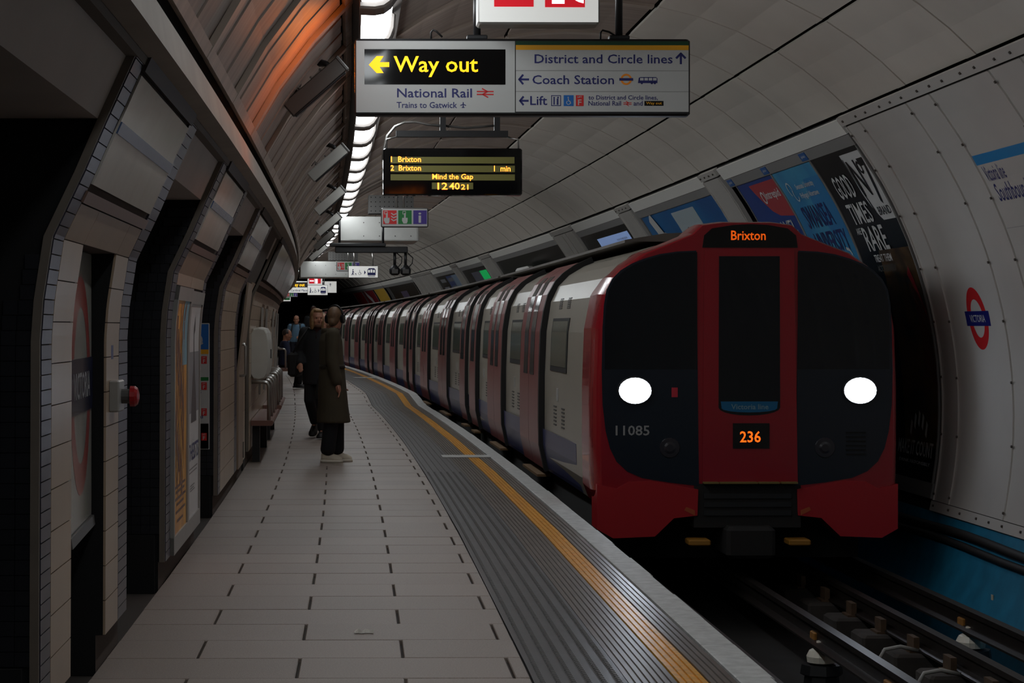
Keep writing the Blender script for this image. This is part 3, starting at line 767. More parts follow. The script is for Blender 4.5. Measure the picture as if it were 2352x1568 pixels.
def d_blue(po, fn):
    f2 = lambda u, v: fn(u, v, .0190)
    mb = MB(); vpatch(mb, [(.42, .98 - .06 * i) for i in range(9)], [(.72 , .98 - .06 * i) for i in range(9)], fn); mb.obj('pale_shape', mat('blue_pale', (176, 190, 196), .35), po)
    mb = MB(); mb.stroke([(.12, .97), (.19, .84), (.24, .72)], .075, f2); mb.stroke([(.20, .88), (.27, .86), (.33, .74)], .06, f2); mb.obj('white_letter_shape', M_pw, po)
    mb = MB(); mb.flat([(.50, .90), (.53, .91), (.60, .86), (.66, .76), (.58, .76), (.50, .85)], f2); mb.obj('feather_print', mat('feather', (96, 86, 76), .5, noise=.4, scale=12), po)
poster(25.2, 30.75, 'wide bright blue poster with white shapes and a grey feather', mat('poster_blue', (24, 106, 166), .35, noise=.3, scale=.8, rgb2=(18, 84, 148)), d_blue)
M_screen = mat('screen_pale_blue', (150, 176, 224), .4, emit=.30, ergb=(140, 168, 222))
M_scrgreen = mat('screen_green', (20, 190, 110), .4, emit=.30, ergb=(10, 190, 90))
def d_scr(po, fn):
    MB().patch(.30, .92, .78, .965, fn, 0, 8, 6).obj('lit_screen', M_screen, po)
    f2 = lambda u, v: fn(u, v, .0190); mb = MB(); mb.text('YOUR STORIES BEGIN', .66, .93, .86, .94, f2); mb.obj('lettering', M_wallg, po)
poster(32.1, 37.45, 'black projection panel with a pale blue lit screen across the track', M_pblack, d_scr, cat='screen', name='projection_panel')
poster(40.3, 51.75, 'long plain black panel across the track above the train roof', M_pblack)
def d_grn(po, fn):
    MB().patch(.66, .95, .78, .965, fn, 0, 4, 6).obj('lit_screen', M_scrgreen, po); MB().patch(.3, .66, .78, .965, fn, 0, 4, 6).obj('grey_screen', mat('scr_grey', (96, 94, 110), .4), po)
poster(54.3, 59.95, 'black panel with a green lit screen across the track', M_pblack, d_grn, cat='screen', name='projection_panel')
def d_tri(po, fn):
    MB().patch(.45, .72, .6, .985, fn, 0, 4, 12).obj('blue_field', mat('tri_blue', (40, 56, 110), .4), po); MB().patch(.72, .98, .6, .985, fn, 0, 4, 12).obj('pale_field', mat('tri_pale', (120, 140, 164), .4), po)
    mb = MB()
    for r in range(3):
        for c in range(2): mb.patch(.12 + c * .38, .36 + c * .38, .93 - r * .08, .965 - r * .08, lambda u, v: fn(u, v, .0190))
    mb.obj('picture_print', mat('tri_grey', (110, 112, 118), .4), po)
poster(61.75, 67.6, 'dark poster group with blue and pale grey fields across the track', M_pblack, d_tri)
poster(75.2, 84.5, 'dark far panel with a faint violet picture across the track', M_pblack, lambda po, fn: MB().patch(.35, .6, .8, .92, fn, 0, 4, 4).obj('violet_print', mat('violet', (80, 66, 92), .4), po))
poster(86.4, 90.6, 'yellow poster at the far end of the track wall', mat('far_yellow', (204, 164, 60), .4))
poster(91.2, 95.6, 'dark red poster with a white curve at the far end', mat('far_dred', (130, 34, 44), .4), lambda po, fn: MB().stroke([(.2, .95), (.5, .85), (.7, .7)], .09, fn).obj('curve_print', M_pw, po))
poster(96.0, 100.0, 'bright red poster farthest along the track wall', mat('far_red', (170, 34, 38), .4))
for s, lab in ((20.15, 'small blue label plate above the black GOOD TIMES poster edge'), (21.95, 'small blue label plate above the sky blue poster'), (23.8, 'small blue label plate beside the white wall pilaster')):
    o = tag(wstrip('label_plate', s - .13, s + .13, 3.062, 3.13, mat('plate_blue', (24, 84, 150), .4), None, .03, .036, 1), lab, 'label', 'blue label plates above the posters')
    MB().text('global', -.08, 3.082, .08, 3.11, fw(s, .037)).obj('lettering', M_pw, o)
# chair-like grey hood above the train on the black panel
hd = empty('wall_hood', 'grey rounded equipment hood against the long black panel', 'hood', frame(45.6, 4.4, 2.6))
MB().loft([[(4.30 - .10 * k, s, z) for s, z in ((46.9, 2.52), (46.9, 2.70), (46.6, 2.74), (44.7, 2.74), (44.4, 2.70), (44.4, 2.52))] for k in (0, 1)]).obj('shell', mat('hood_grey', (150, 146, 138), .4), hd)
MB().box(4.29, 4.48, 45.5, 45.8, 2.54, 2.62).obj('bracket', M_dgrey, hd)

# ================================================================ TRACK
RZ = -.65; TC = 3.157
tb = tag(MB().sweep([(1.62, -1.06), (4.8, -1.06), (4.8, -1.2), (1.62, -1.2)], yr(-9, 110, 6), closed=True).obj('floor_track_bed', mat('track_bed', (34, 31, 29), .95, noise=.4, scale=4)), None, kind='structure')
tag(MB().sweep([(1.56, -1.1), (1.62, -1.1), (1.63, -.06), (1.56, -.06)], yr(-9, 110, 6), closed=True).obj('wall_platform', M_dark, mp=WF), None, kind='structure')
def rail_prof(x, z, k=1.0):
    return [(x + a * k, z + b * k) for a, b in ((-.035, 0), (.035, 0), (.035, -.035), (.010, -.05), (.010, -.125), (.07, -.14), (.07, -.155), (-.07, -.155), (-.07, -.14), (-.010, -.125), (-.010, -.05), (-.035, -.035))]
for x, z, lab in ((TC - .745, RZ, 'running rail close to the platform edge'), (TC + .745, RZ, 'running rail carried on chairs and concrete blocks'), (TC, RZ + .04, 'conductor rail in the middle of the track on white insulators'), (TC + 1.16, RZ + .08, 'outer conductor rail beside the blue wall')):
    tag(MB().sweep(rail_prof(x, z), yr(6, 108, 4), closed=True).obj('track_rail', M_rail), lab, 'rail', 'rails of the track')
# rail chairs on blocks
def proto(parts):                                      # parts: (name, mb, mat)
    return [(n_, mb_.mesh(n_, m_, None), m_) for n_, mb_, m_ in parts]
chair_p = proto([('block', MB().cbox(-.26, .26, -.19, .19, -.41, -.165, .02), mat('concrete_block', (66, 60, 56), .9, noise=.4)),
                 ('chair', MB().box(-.13, .13, -.10, .10, -.165, -.15).box(-.10, -.06, -.09, .09, -.15, -.06).box(.06, .10, -.09, .09, -.15, -.06), M_rust)])
for i in range(10):
    s = 10.2 + i * .9
    o = empty('rail_chair', 'concrete block with rusty rail chair under the running rail', 'rail chair', frame(s, TC + .745, RZ), 'rail chairs on blocks')
    for n_, me, m_ in chair_p: link(n_, me, o, frame(s, TC + .745, RZ))
def pot():
    mb = MB(); mb.loft([[(r * cos(a), r * sin(a), z) for a in [2 * pi * k / 16 for k in range(16)]] for z, r in ((-.28, .06), (-.265, .10), (-.225, .105), (-.185, .085), (-.160, .04), (-.12, .035))]); return mb
pot_p = proto([('pot', pot(), M_insul), ('pedestal', MB().loft([[(r * cos(a), r * sin(a), z) for a in [2 * pi * k / 8 for k in range(8)]] for z, r in ((-.445, .13), (-.36, .12), (-.345, .15), (-.28, .14))]), M_blackmetal),
               ('clip', MB().cbox(-.03, .03, .10, .24, -.16, -.08, .006), M_ochre)])
for j, (x, z, ss) in enumerate(((TC, RZ + .04, (10.6, 12.55, 14.6)), (TC + 1.16, RZ + .08, (11.2, 13.1, 15.0)))):
    for k, s in enumerate(ss):
        o = empty('rail_insulator', ('white pot insulator on a black pedestal under the middle rail', 'white pot insulator under the outer rail by the blue wall')[j], 'insulator', frame(s, x, z), ('insulators under the middle rail', 'insulators under the outer rail')[j])
        for n_, me, m_ in pot_p: link(n_, me, o, frame(s, x, z))
for i, s in enumerate((11.1, 12.3, 13.6, 14.6)):
    mb = MB().tube([(TC + .40, s, -.98), (TC + .40, s, -.86), (TC + .44, s, -.79), (TC + .55, s, -.77), (TC + .68, s, -.80)], .014, 6)
    tag(mb.obj('bonding_cable', mat('cable_white', (150, 148, 144), .5), smooth=True), 'pale looped bonding cable beside the running rail', 'cable', 'bonding cables')

# ================================================================ TRAIN
M_tw = mat('train_white', (158, 152, 140), .28, noise=.06, scale=2)
M_tr = mat('train_red', (146, 22, 34), .22, coat=.3)
M_door = mat('door_red', (134, 76, 76), .28, noise=.08, scale=2)
M_tb = mat('train_blue', (58, 62, 100), .3)
M_roof = mat('train_roof', (92, 84, 78), .6, noise=.3, scale=4)
M_rub = mat('rubber', (18, 17, 18), .6)
M_glass = mat('train_glass', (104, 110, 98), .10, noise=.1, scale=1.5)
M_dglass = mat('door_glass', (62, 64, 66), .10)
M_cabg = mat('cab_glass', (12, 16, 22), .05)
M_cabp = mat('cab_black', (26, 32, 42), .22)
M_under = mat('underframe', (24, 22, 21), .8)
SEC = [(1.20, -.02), (1.262, .15), (1.27, .45), (1.268, .95), (1.25, 1.40), (1.205, 1.70), (1.13, 1.857), (1.02, 1.97), (.87, 2.06), (.68, 2.135), (.46, 2.19), (.25, 2.22)]
def sec_ring(s, kx=1.0, kz=1.0, zc=.9, ns=None):
    h = [(TC + u * kx, s, zc + (z - zc) * kz) for u, z in SEC]
    l = [(TC - u * kx, s, zc + (z - zc) * kz) for u, z in SEC]
    return l + h[::-1]
SL = [0]
for a, b in zip(SEC, SEC[1:]): SL.append(SL[-1] + hypot(b[0] - a[0], b[1] - a[1]))
def side_pt(z, off):                                     # platform side of the train; off = outward
    for a, b in zip(SEC, SEC[1:]):
        if z <= b[1]:
            f = max(0, (z - a[1]) / (b[1] - a[1])); u = a[0] + f * (b[0] - a[0])
            t = (b[0] - a[0], b[1] - a[1]); n_ = hypot(*t)
            return (TC - u - off * t[1] / n_, z + off * (-t[0]) / n_)
    return (TC - SEC[-1][0], SEC[-1][1])
ZS = [.03, .25, .5, .8, 1.1, 1.4, 1.6, 1.75, 1.87, 1.95, 2.02]
def side_piece(name, s0, s1, z0, z1, m, parent, t0, t1, edge=None):
    zs = [z0] + [z for z in ZS if z0 + .02 < z < z1 - .02] + [z1]
    o = [side_pt(z, t1) for z in zs]; q = [side_pt(z, t0) for z in zs]
    mb = MB().sweep(o + q[::-1], [s0, s1], closed=True)
    if edge: mb.m[-1] = mb.m[-2] = 1
    return mb.obj(name, [m, edge] if edge else m, parent)
def door_leaf(c, s0, s1, win, parent):
    d = side_piece('door', s0, s1, .03, 2.05, M_door, parent, 0, .06, M_rub)
    side_piece('window', win[0], win[1], .95, 1.93, M_dglass, d, .06, .064)
    return d
def car(s0, length, label, cab=False):
    c = empty('train_carriage', label, 'train carriage', frame(s0 + length / 2, TC, RZ), 'carriages of the arriving train')
    e = s0 + length
    b0 = s0 + (.35 if cab else .18)
    MB().loft([sec_ring(y) for y in yr(b0, e - .18, 2.0)]).obj('body', M_tw, c, smooth=False)
    side_piece('blue_skirt', b0 + (.9 if cab else 0), e - .18, -.01, .42, M_tb, c, 0, .004)
    MB().sweep([(TC - .80, 2.20), (TC - .84, 2.19), (TC - .84, 2.215), (TC - .5, 2.27), (TC, 2.295), (TC + .5, 2.27), (TC + .84, 2.21), (TC + .8, 2.2)], yr(b0 + (.9 if cab else 0), e - .2, 2), closed=True).obj('roof_deck', M_roof, c)
    MB().sweep([(TC - 1.15, -.55), (TC + 1.15, -.55), (TC + 1.15, -.02), (TC - 1.15, -.02)], yr(b0 + .6, e - .4, 3), closed=True).obj('underframe', M_under, c)
    for q in (2.6, length - 2.9): MB().box(TC - .9, TC + .9, s0 + q - .9, s0 + q + .9, RZ + .07, -.30).obj('bogie', M_under, c)
    if not cab: MB().loft([sec_ring(s0 - .16, .72, .93), sec_ring(s0 + .2, .72, .93)]).obj('gangway', M_rub, c)
    L_ = length
    if cab: doors = [('d', 4.15, 6.2), ('d', 8.75, 10.8), ('s', 12.95, 14.05)]; panels = [(1.85, 3.6), (6.5, 8.2), (11.1, 12.4)]
    else: doors = [('s', .45, 1.55), ('d', 4.5, 6.6), ('d', 9.55, 11.65), ('s', 14.15, 15.25)]; panels = [(1.9, 3.9), (6.95, 9.0), (12.0, 13.6)]
    for kind, a, b in doors:
        if s0 > 75: side_piece('door', s0 + a, s0 + b, .03, 2.05, M_door, c, 0, .06, M_rub); continue
        if kind == 'd':
            m_ = (a + b) / 2
            door_leaf(c, s0 + a, s0 + m_ - .008, (s0 + m_ - .55, s0 + m_ - .14), c); door_leaf(c, s0 + m_ + .008, s0 + b, (s0 + m_ + .14, s0 + m_ + .55), c)
        else: door_leaf(c, s0 + a, s0 + b, (s0 + (a + b) / 2 - .3, s0 + (a + b) / 2 + .3), c)
        side_piece('door_edge_seal', s0 + a - .10, s0 + a - .002, .0, 2.10, M_rub, c, 0, .061)
        MB().box(TC - 1.315, TC - 1.18, s0 + a + .2, s0 + b - .2, -.09, -.065).obj('door_sill', mat('sill_ochre', (112, 84, 52), .7), c)
    for a, b in panels:
        wd = side_piece('side_window', s0 + a + .2, s0 + b - .1, 1.02, 1.53, M_rub, c, 0, .008)
        if s0 < 75:
            side_piece('pane', s0 + a + .27, s0 + b - .17, 1.07, 1.50, M_glass, wd, .008, .012)
            if s0 < 45:
                for q in (a + .35, a + 1.05):
                    for i in range(6):
                        if q + .3 < b:
                            side_piece('louvre', s0 + q, s0 + q + .24, .50 + .035 * i, .515 + .035 * i, M_dgrey, c, 0, .006)
                            side_piece('louvre', s0 + q, s0 + q + .24, 1.62 + .018 * i, 1.63 + .018 * i, M_dgrey, c, 0, .006)
                side_piece('notice', s0 + a + .9, s0 + a + 1.05, .74, .86, mat('notice_grey', (160, 158, 156), .5), c, 0, .004)
    # grey corner post at each end
    for q in ((.19, .40) if not cab else (None,)) and ((0.19, .40), (L_ - .40, L_ - .19)) if not cab else ((L_ - .40, L_ - .19),):
        side_piece('end_post', s0 + q[0], s0 + q[1], .42, 2.1, M_tw, c, 0, .012)
    return c
SF = 17.3
lead = car(SF, 14.5, 'leading train carriage with red cab front and two lit headlamps', True)
for i, lab in enumerate(('second train carriage, coupled right behind the leading one', 'third train carriage along the curve', 'fourth train carriage along the curve', 'fifth train carriage, mostly hidden by the people', 'last visible train carriage at the far end of the platform')):
    car(SF + 14.5 + 15.75 * i, 15.75, lab)

# ---- cab front
OUT = [(1.17, -.02), (1.215, .10), (1.222, .45), (1.222, .95), (1.205, 1.44), (1.155, 1.72), (1.085, 1.86), (.985, 1.96), (.84, 2.065), (.65, 2.14), (.45, 2.225), (.37, 2.30), (.20, 2.322)]
def out_ring(s, kx, kz):
    zc = .9
    l = [(TC - u * kx, s, zc + (z - zc) * kz) for u, z in OUT]; h = [(TC + u * kx, s, zc + (z - zc) * kz) for u, z in OUT]
    return l + h[::-1]
MB().loft([out_ring(SF, .985, .985)] + [out_ring(SF + .30 * (1 - cos(pi / 2 * k / 9)), .985 + .057 * sin(pi / 2 * k / 9), .985 + .015 * sin(pi / 2 * k / 9)) for k in range(1, 10)] + [out_ring(SF + .55, 1.042, .995), out_ring(SF + .78, 1.042, .985)]).obj('cab_shell', M_tr, lead, smooth=False)
def ff(u, v, o=.004): return (TC + u, SF - o, v)
def prism(mb, pts, o0, o1, m=0):
    a = [ff(u, v, o1) for u, v in pts]; b = [ff(u, v, o0) for u, v in pts]; n_ = len(pts)
    mb.add(a + b, [tuple(range(n_))] + [(i, i + n_, (i + 1) % n_ + n_, (i + 1) % n_) for i in range(n_)], m)
def px(x, y): return ((x - 1722) / 280, 1.45 - (y - 750) / 280)
panel_px = [(1604, 575), (1560, 577), (1520, 583), (1485, 593), (1455, 605), (1430, 620), (1410, 640), (1397, 665), (1391, 700), (1388, 750), (1386, 850), (1388, 930), (1395, 990), (1405, 1030), (1420, 1060), (1445, 1083), (1480, 1098), (1540, 1108), (1610, 1116)]
for sgn in (-1, 1):
    pts = [(sgn * -px(x, y)[0] if sgn > 0 else px(x, y)[0], px(x, y)[1]) for x, y in panel_px]
    mb = MB(); prism(mb, pts, -.002, .006); pn = mb.obj('cab_panel', M_cabp, lead)
    gl = [p for p in pts if p[1] > 1.10]
    gl = [(p[0] * .985, p[1] - .012) for p in gl]
    lo = min(gl, key=lambda p: abs(p[0])); hi = max(gl, key=lambda p: abs(p[0]))
    gl = gl + [(hi[0], 1.10), (lo[0], 1.10)]
    mb = MB(); prism(mb, gl, .006, .009); mb.obj('windscreen', M_cabg, pn)
    hx = sgn * .928
    mb = MB(); n_ = 24
    mb.loft([[ff(hx + r * 1.25 * cos(a), .925 + r * sin(a), o) for a in [2 * pi * k / n_ for k in range(n_)]] for o, r in ((.006, .118), (.022, .118), (.024, .11))]); mb.obj('lamp_bezel', M_blackmetal, pn)
    mb = MB(); mb.flat([(hx + .106 * 1.25 * cos(2 * pi * k / n_), .925 + .106 * sin(2 * pi * k / n_)) for k in range(n_)][::-1], lambda u, v: ff(u, v, .026)); mb.obj('headlamp', mat('headlamp', (255, 255, 255), .3, emit=HEAD_POWER, ergb=(226, 238, 255)), pn)
    mb = MB(); mb.loft([[ff(sgn * .64 + r * cos(a), .455 + r * sin(a), o) for a in [2 * pi * k / 18 for k in range(18)]] for o, r in ((.006, .085), (.014, .08), (.015, .05), (.02, .03))]); mb.obj('tail_lamp', mat('tail_lamp', (46, 44, 50), .25), pn)
MB().text('11085', *px(1418, 1000), *px(1496, 977), lambda u, v: ff(u, v, .0075)).obj('fleet_number', mat('number_grey', (150, 150, 150), .5), lead)
mb = MB(); prism(mb, [px(1547, 890), px(1561, 890), px(1561, 912), px(1547, 912)][::-1], .006, .009); mb.obj('red_label', mat('label_red', (190, 40, 60), .5), lead)
for i in range(6):
    mb = MB(); prism(mb, [px(1950, 992 + 10 * i), px(1996, 992 + 10 * i), px(1996, 996 + 10 * i), px(1950, 996 + 10 * i)][::-1], .006, .012); mb.obj('vent_slot', M_black, lead)
mb = MB(); prism(mb, [px(1622, 572), px(1830, 572), px(1838, 1108), px(1618, 1108)][::-1], -.002, .012); dr = mb.obj('front_door', M_tr, lead)
gp = [px(1656, 588), px(1796, 588), px(1797, 936)] + [px(1726 + 71 * cos(pi * k / 10), 936 + 18 * sin(pi * k / 10)) for k in range(1, 10)] + [px(1655, 936)]
mb = MB(); prism(mb, gp[::-1], .012, .015); mb.obj('door_window', M_cabg, dr)
bp = [px(1660, 922), px(1792, 922), px(1790, 938)] + [px(1726 + 64 * cos(pi * k / 8), 938 + 9 * sin(pi * k / 8)) for k in range(1, 8)] + [px(1662, 938)]
mb = MB(); prism(mb, bp[::-1], .015, .017); mb.obj('line_band', mat('band_blue', (10, 96, 140), .4), dr)
MB().text('Victoria line', *px(1684, 940), *px(1770, 928), lambda u, v: ff(u, v, .0185)).obj('lettering', mat('band_text', (120, 150, 160), .5), dr)
mb = MB(); prism(mb, [px(1688, 972), px(1772, 972), px(1772, 1030), px(1688, 1030)][::-1], .012, .02); mb.obj('set_display', M_sigblack, dr)
M_tled = mat('train_led', (255, 120, 30), .5, emit=1.6, ergb=(255, 92, 16))
MB().text('236', *px(1704, 1016), *px(1752, 990), lambda u, v: ff(u, v, .0215)).obj('set_number', M_tled, dr)
mb = MB(); prism(mb, [px(1618, 568), px(1622, 540), px(1640, 524), px(1690, 516), px(1730, 514), px(1770, 516), px(1815, 524), px(1834, 540), px(1838, 568)], -.02, .010); db = mb.obj('destination_box', M_sigblack, lead)
MB().text('Brixton', *px(1684, 551), *px(1764, 529), lambda u, v: ff(u, v, .0115)).obj('destination', mat('dest_led', (255, 110, 20), .5, emit=.6, ergb=(255, 96, 10)), db)
# lower valance, step, coupler
val = [(1347, 1112), (1420, 1122), (1450, 1106), (1500, 1104), (1608, 1124), (1606, 1184), (1552, 1190), (1508, 1232), (1412, 1236), (1375, 1215), (1356, 1170)]
for sgn in (-1, 1):
    pts = [(sgn * min(1.24, -px(x, y)[0]), px(x, y)[1]) for x, y in val]
    mb = MB(); prism(mb, pts, -.35, .02); v_ = mb.obj('valance', mat('valance_red', (168, 28, 36), .35), lead)
    pts = [(sgn * abs(px(x, y)[0]), px(x, y)[1]) for x, y in ((1580, 1164), (1600, 1172), (1600, 1184), (1576, 1172))]
    mb = MB(); prism(mb, pts, .02, .023); mb.obj('arrow_mark', mat('mark_orange', (170, 80, 40), .6), v_)
    x_ = sgn * .41
    MB().cbox(TC + x_ - .09, TC + x_ + .09, SF - .12, SF + .1, -.34, -.29, .01).obj('coupler_wing', mat('coupler_yellow', (150, 104, 30), .6), lead)
MB().box(TC - .44, TC + .44, SF - .005, SF + .3, -.20, .16).obj('coupler_recess', M_under, lead)
for i in range(3): MB().box(TC - .36, TC + .36, SF - .02, SF + .02, -.10 + .07 * i, -.06 + .07 * i).obj('grille_bar', M_blackmetal, lead)
for a, b in ((-.37, -.25), (-.235, .07), (.085, .25), (.27, .40)): MB().box(TC + a, TC + b, SF - .09, SF + .02, .165, .178).obj('step_board', mat('step_ochre', (120, 100, 50), .6), lead)
MB().cbox(TC - .20, TC + .20, SF - .18, SF + .4, -.44, -.18, .03).obj('coupler', M_under, lead)
# headlamp beams
for sgn in (-1, 1):
    ld = bpy.data.lights.new('headlamp_beam', 'SPOT'); ld.energy = 9; ld.color = (.82, .90, 1.0); ld.spot_size = radians(50); ld.spot_blend = .9; ld.shadow_soft_size = .10
    lo = bpy.data.objects.new('headlamp_beam', ld); col.objects.link(lo)
    p = Vector(P(SF - .06, TC + sgn * .928, .925)); t = Vector(P(SF - 10, TC + sgn * .6, -.9))
    lo.location = p; lo.rotation_euler = (t - p).to_track_quat('-Z', 'Y').to_euler(); lo.parent = lead; lo.matrix_parent_inverse = lead.matrix_world.inverted()

# ================================================================ HANGING SIGNS AND CEILING GEAR
def at(x, y, s):            # measurement on the photograph -> metres in the cross-section at distance s
    q = 4850 / s
    return ((x - 883) / q + s * s / (2 * R), 1.45 + (750 - y) / q)
class Sign:
    """a flat double-sided box sign hung square across the platform; its print is measured in photo units, origin top-left"""
    def __init__(self, name, label, s, x0, y0, x1, y1, depth=.10, frame_m=None, face=None, cat='sign', group=None, rim=.010):
        self.s = s; a = at(x0, y1, s); b = at(x1, y0, s); self.k = s / 4850; self.x0 = x0; self.y1 = y1; self.a = a
        self.o = empty(name, label, cat, frame(s, (a[0] + b[0]) / 2, a[1]), group)
        MB().cbox(a[0], b[0], s, s + depth, a[1], b[1], min(.012, (b[1] - a[1]) * .1)).obj('housing', frame_m or M_blackmetal, self.o)
        if face: MB().box(a[0] + rim, b[0] - rim, s - .003, s + .002, a[1] + rim, b[1] - rim).obj('face_panel', face, self.o)
        self.b = b
    def fn(self, o):
        return lambda u, v: (self.a[0] + (u - self.x0) * self.k, self.s - .003 - o, self.a[1] + (self.y1 - v) * self.k)
    def rect(self, name, x0, y0, x1, y1, m, o=.001):
        return MB().patch(x0, x1, y1, y0, self.fn(o)).obj(name, m, self.o)
    def text(self, name, items, m, o=.002):
        for t, x0, y0, x1, y1 in items: MB().text(t, x0, y1, x1, y0, self.fn(o)).obj(name, m, self.o)
    def draw(self, name, m, f, o=.002):
        mb = MB(); f(mb, self.fn(o)); return mb.obj(name, m, self.o)
def pole(parent, x, y0, y1, s, r=.02, m=None):
    a = at(x, y0, s); b = at(x, y1, s)
    MB().tube([(a[0], s + .05, a[1]), (a[0], s + .05, b[1])], r, 10).obj('hanger', m or M_blackmetal, parent, smooth=True)
def arrow_left(mb, fn, x0, y, x1, h, w_):
    mb.stroke([(x0 + w_ * .8, y), (x1, y)], w_, fn); mb.stroke([(x0 + w_ * .6, y), (x0 + h * .55, y - h / 2)], w_, fn); mb.stroke([(x0 + w_ * .6, y), (x0 + h * .55, y + h / 2)], w_, fn)
def rail_logo(mb, fn, x0, y0, x1, y1):
    w_ = x1 - x0; h = y1 - y0; t = h * .13
    mb.stroke([(x0, y0 + h * .36), (x1, y0 + h * .36)], t, fn); mb.stroke([(x0, y0 + h * .66), (x1, y0 + h * .66)], t, fn)
    mb.stroke([(x0 + w_ * .32, y0 + h * .06), (x0 + w_ * .64, y0 + h * .36), (x0 + w_ * .34, y0 + h * .66), (x0 + w_ * .66, y0 + h * .96)], t, fn)
def wheelchair(mb, fn, x, y, h):
    mb.ring2(x, y + h * .22, h * .26, h * .19, fn, 0, 18, 1, -.6, 4.2); mb.stroke([(x - h * .02, y - h * .28), (x + h * .02, y + h * .02), (x + h * .18, y + h * .04), (x + h * .28, y + h * .3)], h * .09, fn); mb.disc(x - h * .03, y - h * .42, h * .07, fn)
def hand(mb, fn, x, y, h):           # pointing hand pictogram, tip at the top
    mb.stroke([(x, y - h * .5), (x, y)], h * .17, fn); mb.flat([(x - h * .28, y - h * .08), (x + h * .28, y - h * .08), (x + h * .27, y + h * .3), (x + h * .18, y + h * .5), (x - h * .15, y + h * .5), (x - h * .30, y + h * .2)], fn)
# --- main direction sign
ws = Sign('direction_sign', 'long overhead sign with illuminated yellow Way out and District and Circle lines', 12.3, 815, 88, 1587, 265, .11)
ws.rect('white_panel', 818, 94, 1183, 258, M_signw)
ws.rect('white_panel', 1185, 94, 1583, 256, M_signw)
ws.rect('green_band', 1185, 94, 1583, 103, M_dgreen, .002); ws.rect('yellow_band', 1185, 103, 1583, 114, M_gold, .002)
ws.rect('display_window', 837, 113, 1161, 194, M_sigblack, .002)
ws.rect('rule_line', 1185, 161, 1583, 162, M_wallg, .002); ws.rect('rule_line', 1185, 209, 1583, 210, M_wallg, .002)
ws.text('way_out_lettering', [('Way out', 904, 129, 1098, 177)], M_amber, .003)
ws.draw('arrow', M_amber, lambda mb, fn: mb.flat([(847, 149), (865, 129), (881, 129), (872, 143), (894, 143), (894, 154), (872, 154), (881, 168), (865, 168)][::-1], fn), .003)
ws.text('lettering', [('National Rail', 912, 203, 1084, 224), ('District and Circle lines', 1228, 124, 1546, 145), ('Coach Station', 1223, 172, 1411, 193), ('Lift', 1218, 220, 1257, 241)], M_sigblue)
ws.text('small_lettering', [('Trains to Gatwick', 911, 234, 1050, 248), ('to District and Circle lines,', 1352, 218, 1512, 230), ('National Rail', 1352, 231, 1427, 242), ('and', 1456, 231, 1477, 242)], M_sigblue)
ws.draw('arrow', M_sigblue, lambda mb, fn: arrow_left(mb, fn, 1190, 182, 1214, 20, 4.5))
ws.draw('arrow', M_sigblue, lambda mb, fn: arrow_left(mb, fn, 1192, 231, 1213, 18, 4.5))
ws.draw('arrow', M_sigblue, lambda mb, fn: (mb.stroke([(1565, 145), (1565, 124)], 5, fn), mb.stroke([(1555, 132), (1565, 122), (1575, 132)], 5, fn)))
ws.draw('coach_pictogram', M_sigblue, lambda mb, fn: (mb.flat([(1466, 190), (1468, 178), (1472, 176), (1508, 176), (1511, 179), (1511, 190)], fn), mb.disc(1475, 190, 2.6, fn), mb.disc(1498, 190, 2.6, fn), mb.disc(1505, 190, 2.6, fn)))
ws.draw('coach_windows', M_signw, lambda mb, fn: [mb.patch(1471 + 10 * i, 1479 + 10 * i, 184, 178, fn) for i in range(4)], .003)
ws.draw('plane_pictogram', M_sigblue, lambda mb, fn: (mb.stroke([(1064, 235), (1064, 247)], 2.2, fn), mb.stroke([(1058, 242), (1064, 239), (1070, 242)], 2, fn), mb.stroke([(1061, 247), (1064, 245.5), (1067, 247)], 1.5, fn)))
ws.draw('rail_symbol', M_red, lambda mb, fn: (rail_logo(mb, fn, 1096, 202, 1133, 224), rail_logo(mb, fn, 1433, 231, 1451, 243)))
ws.draw('coach_roundel', M_orange, lambda mb, fn: mb.ring2(1439, 181.5, 13, 8.5, fn, 0, 28))
ws.rect('roundel_bar', 1423, 178.5, 1455, 184.5, M_sigblue, .0035)
ws.rect('access_tile', 1295, 218, 1318, 243, M_lift, .002); ws.rect('lift_tile', 1323, 218, 1341, 243, M_red, .002)
ws.draw('wheelchair_symbol', M_signw, lambda mb, fn: wheelchair(mb, fn, 1306, 231, 19), .003)
ws.text('tile_lettering', [('F', 1328, 228, 1336, 241), ('LIFT', 1327, 220, 1337, 224)], M_signw, .003)
ws.draw('lift_frame', M_sigblue, lambda mb, fn: (mb.stroke([(1267, 219), (1288, 219), (1288, 242), (1267, 242), (1267, 219)], 1.6, fn), mb.stroke([(1273, 227), (1273, 239)], 3, fn), mb.disc(1273, 224, 2, fn), mb.stroke([(1281, 227), (1281, 239)], 4, fn), mb.disc(1282, 223.5, 2, fn)))
ws.rect('way_out_tile', 1481, 231, 1525, 242, M_sigblack, .002); ws.text('way_out_tile_lettering', [('Way out', 1485, 233, 1521, 241)], M_gold, .003)
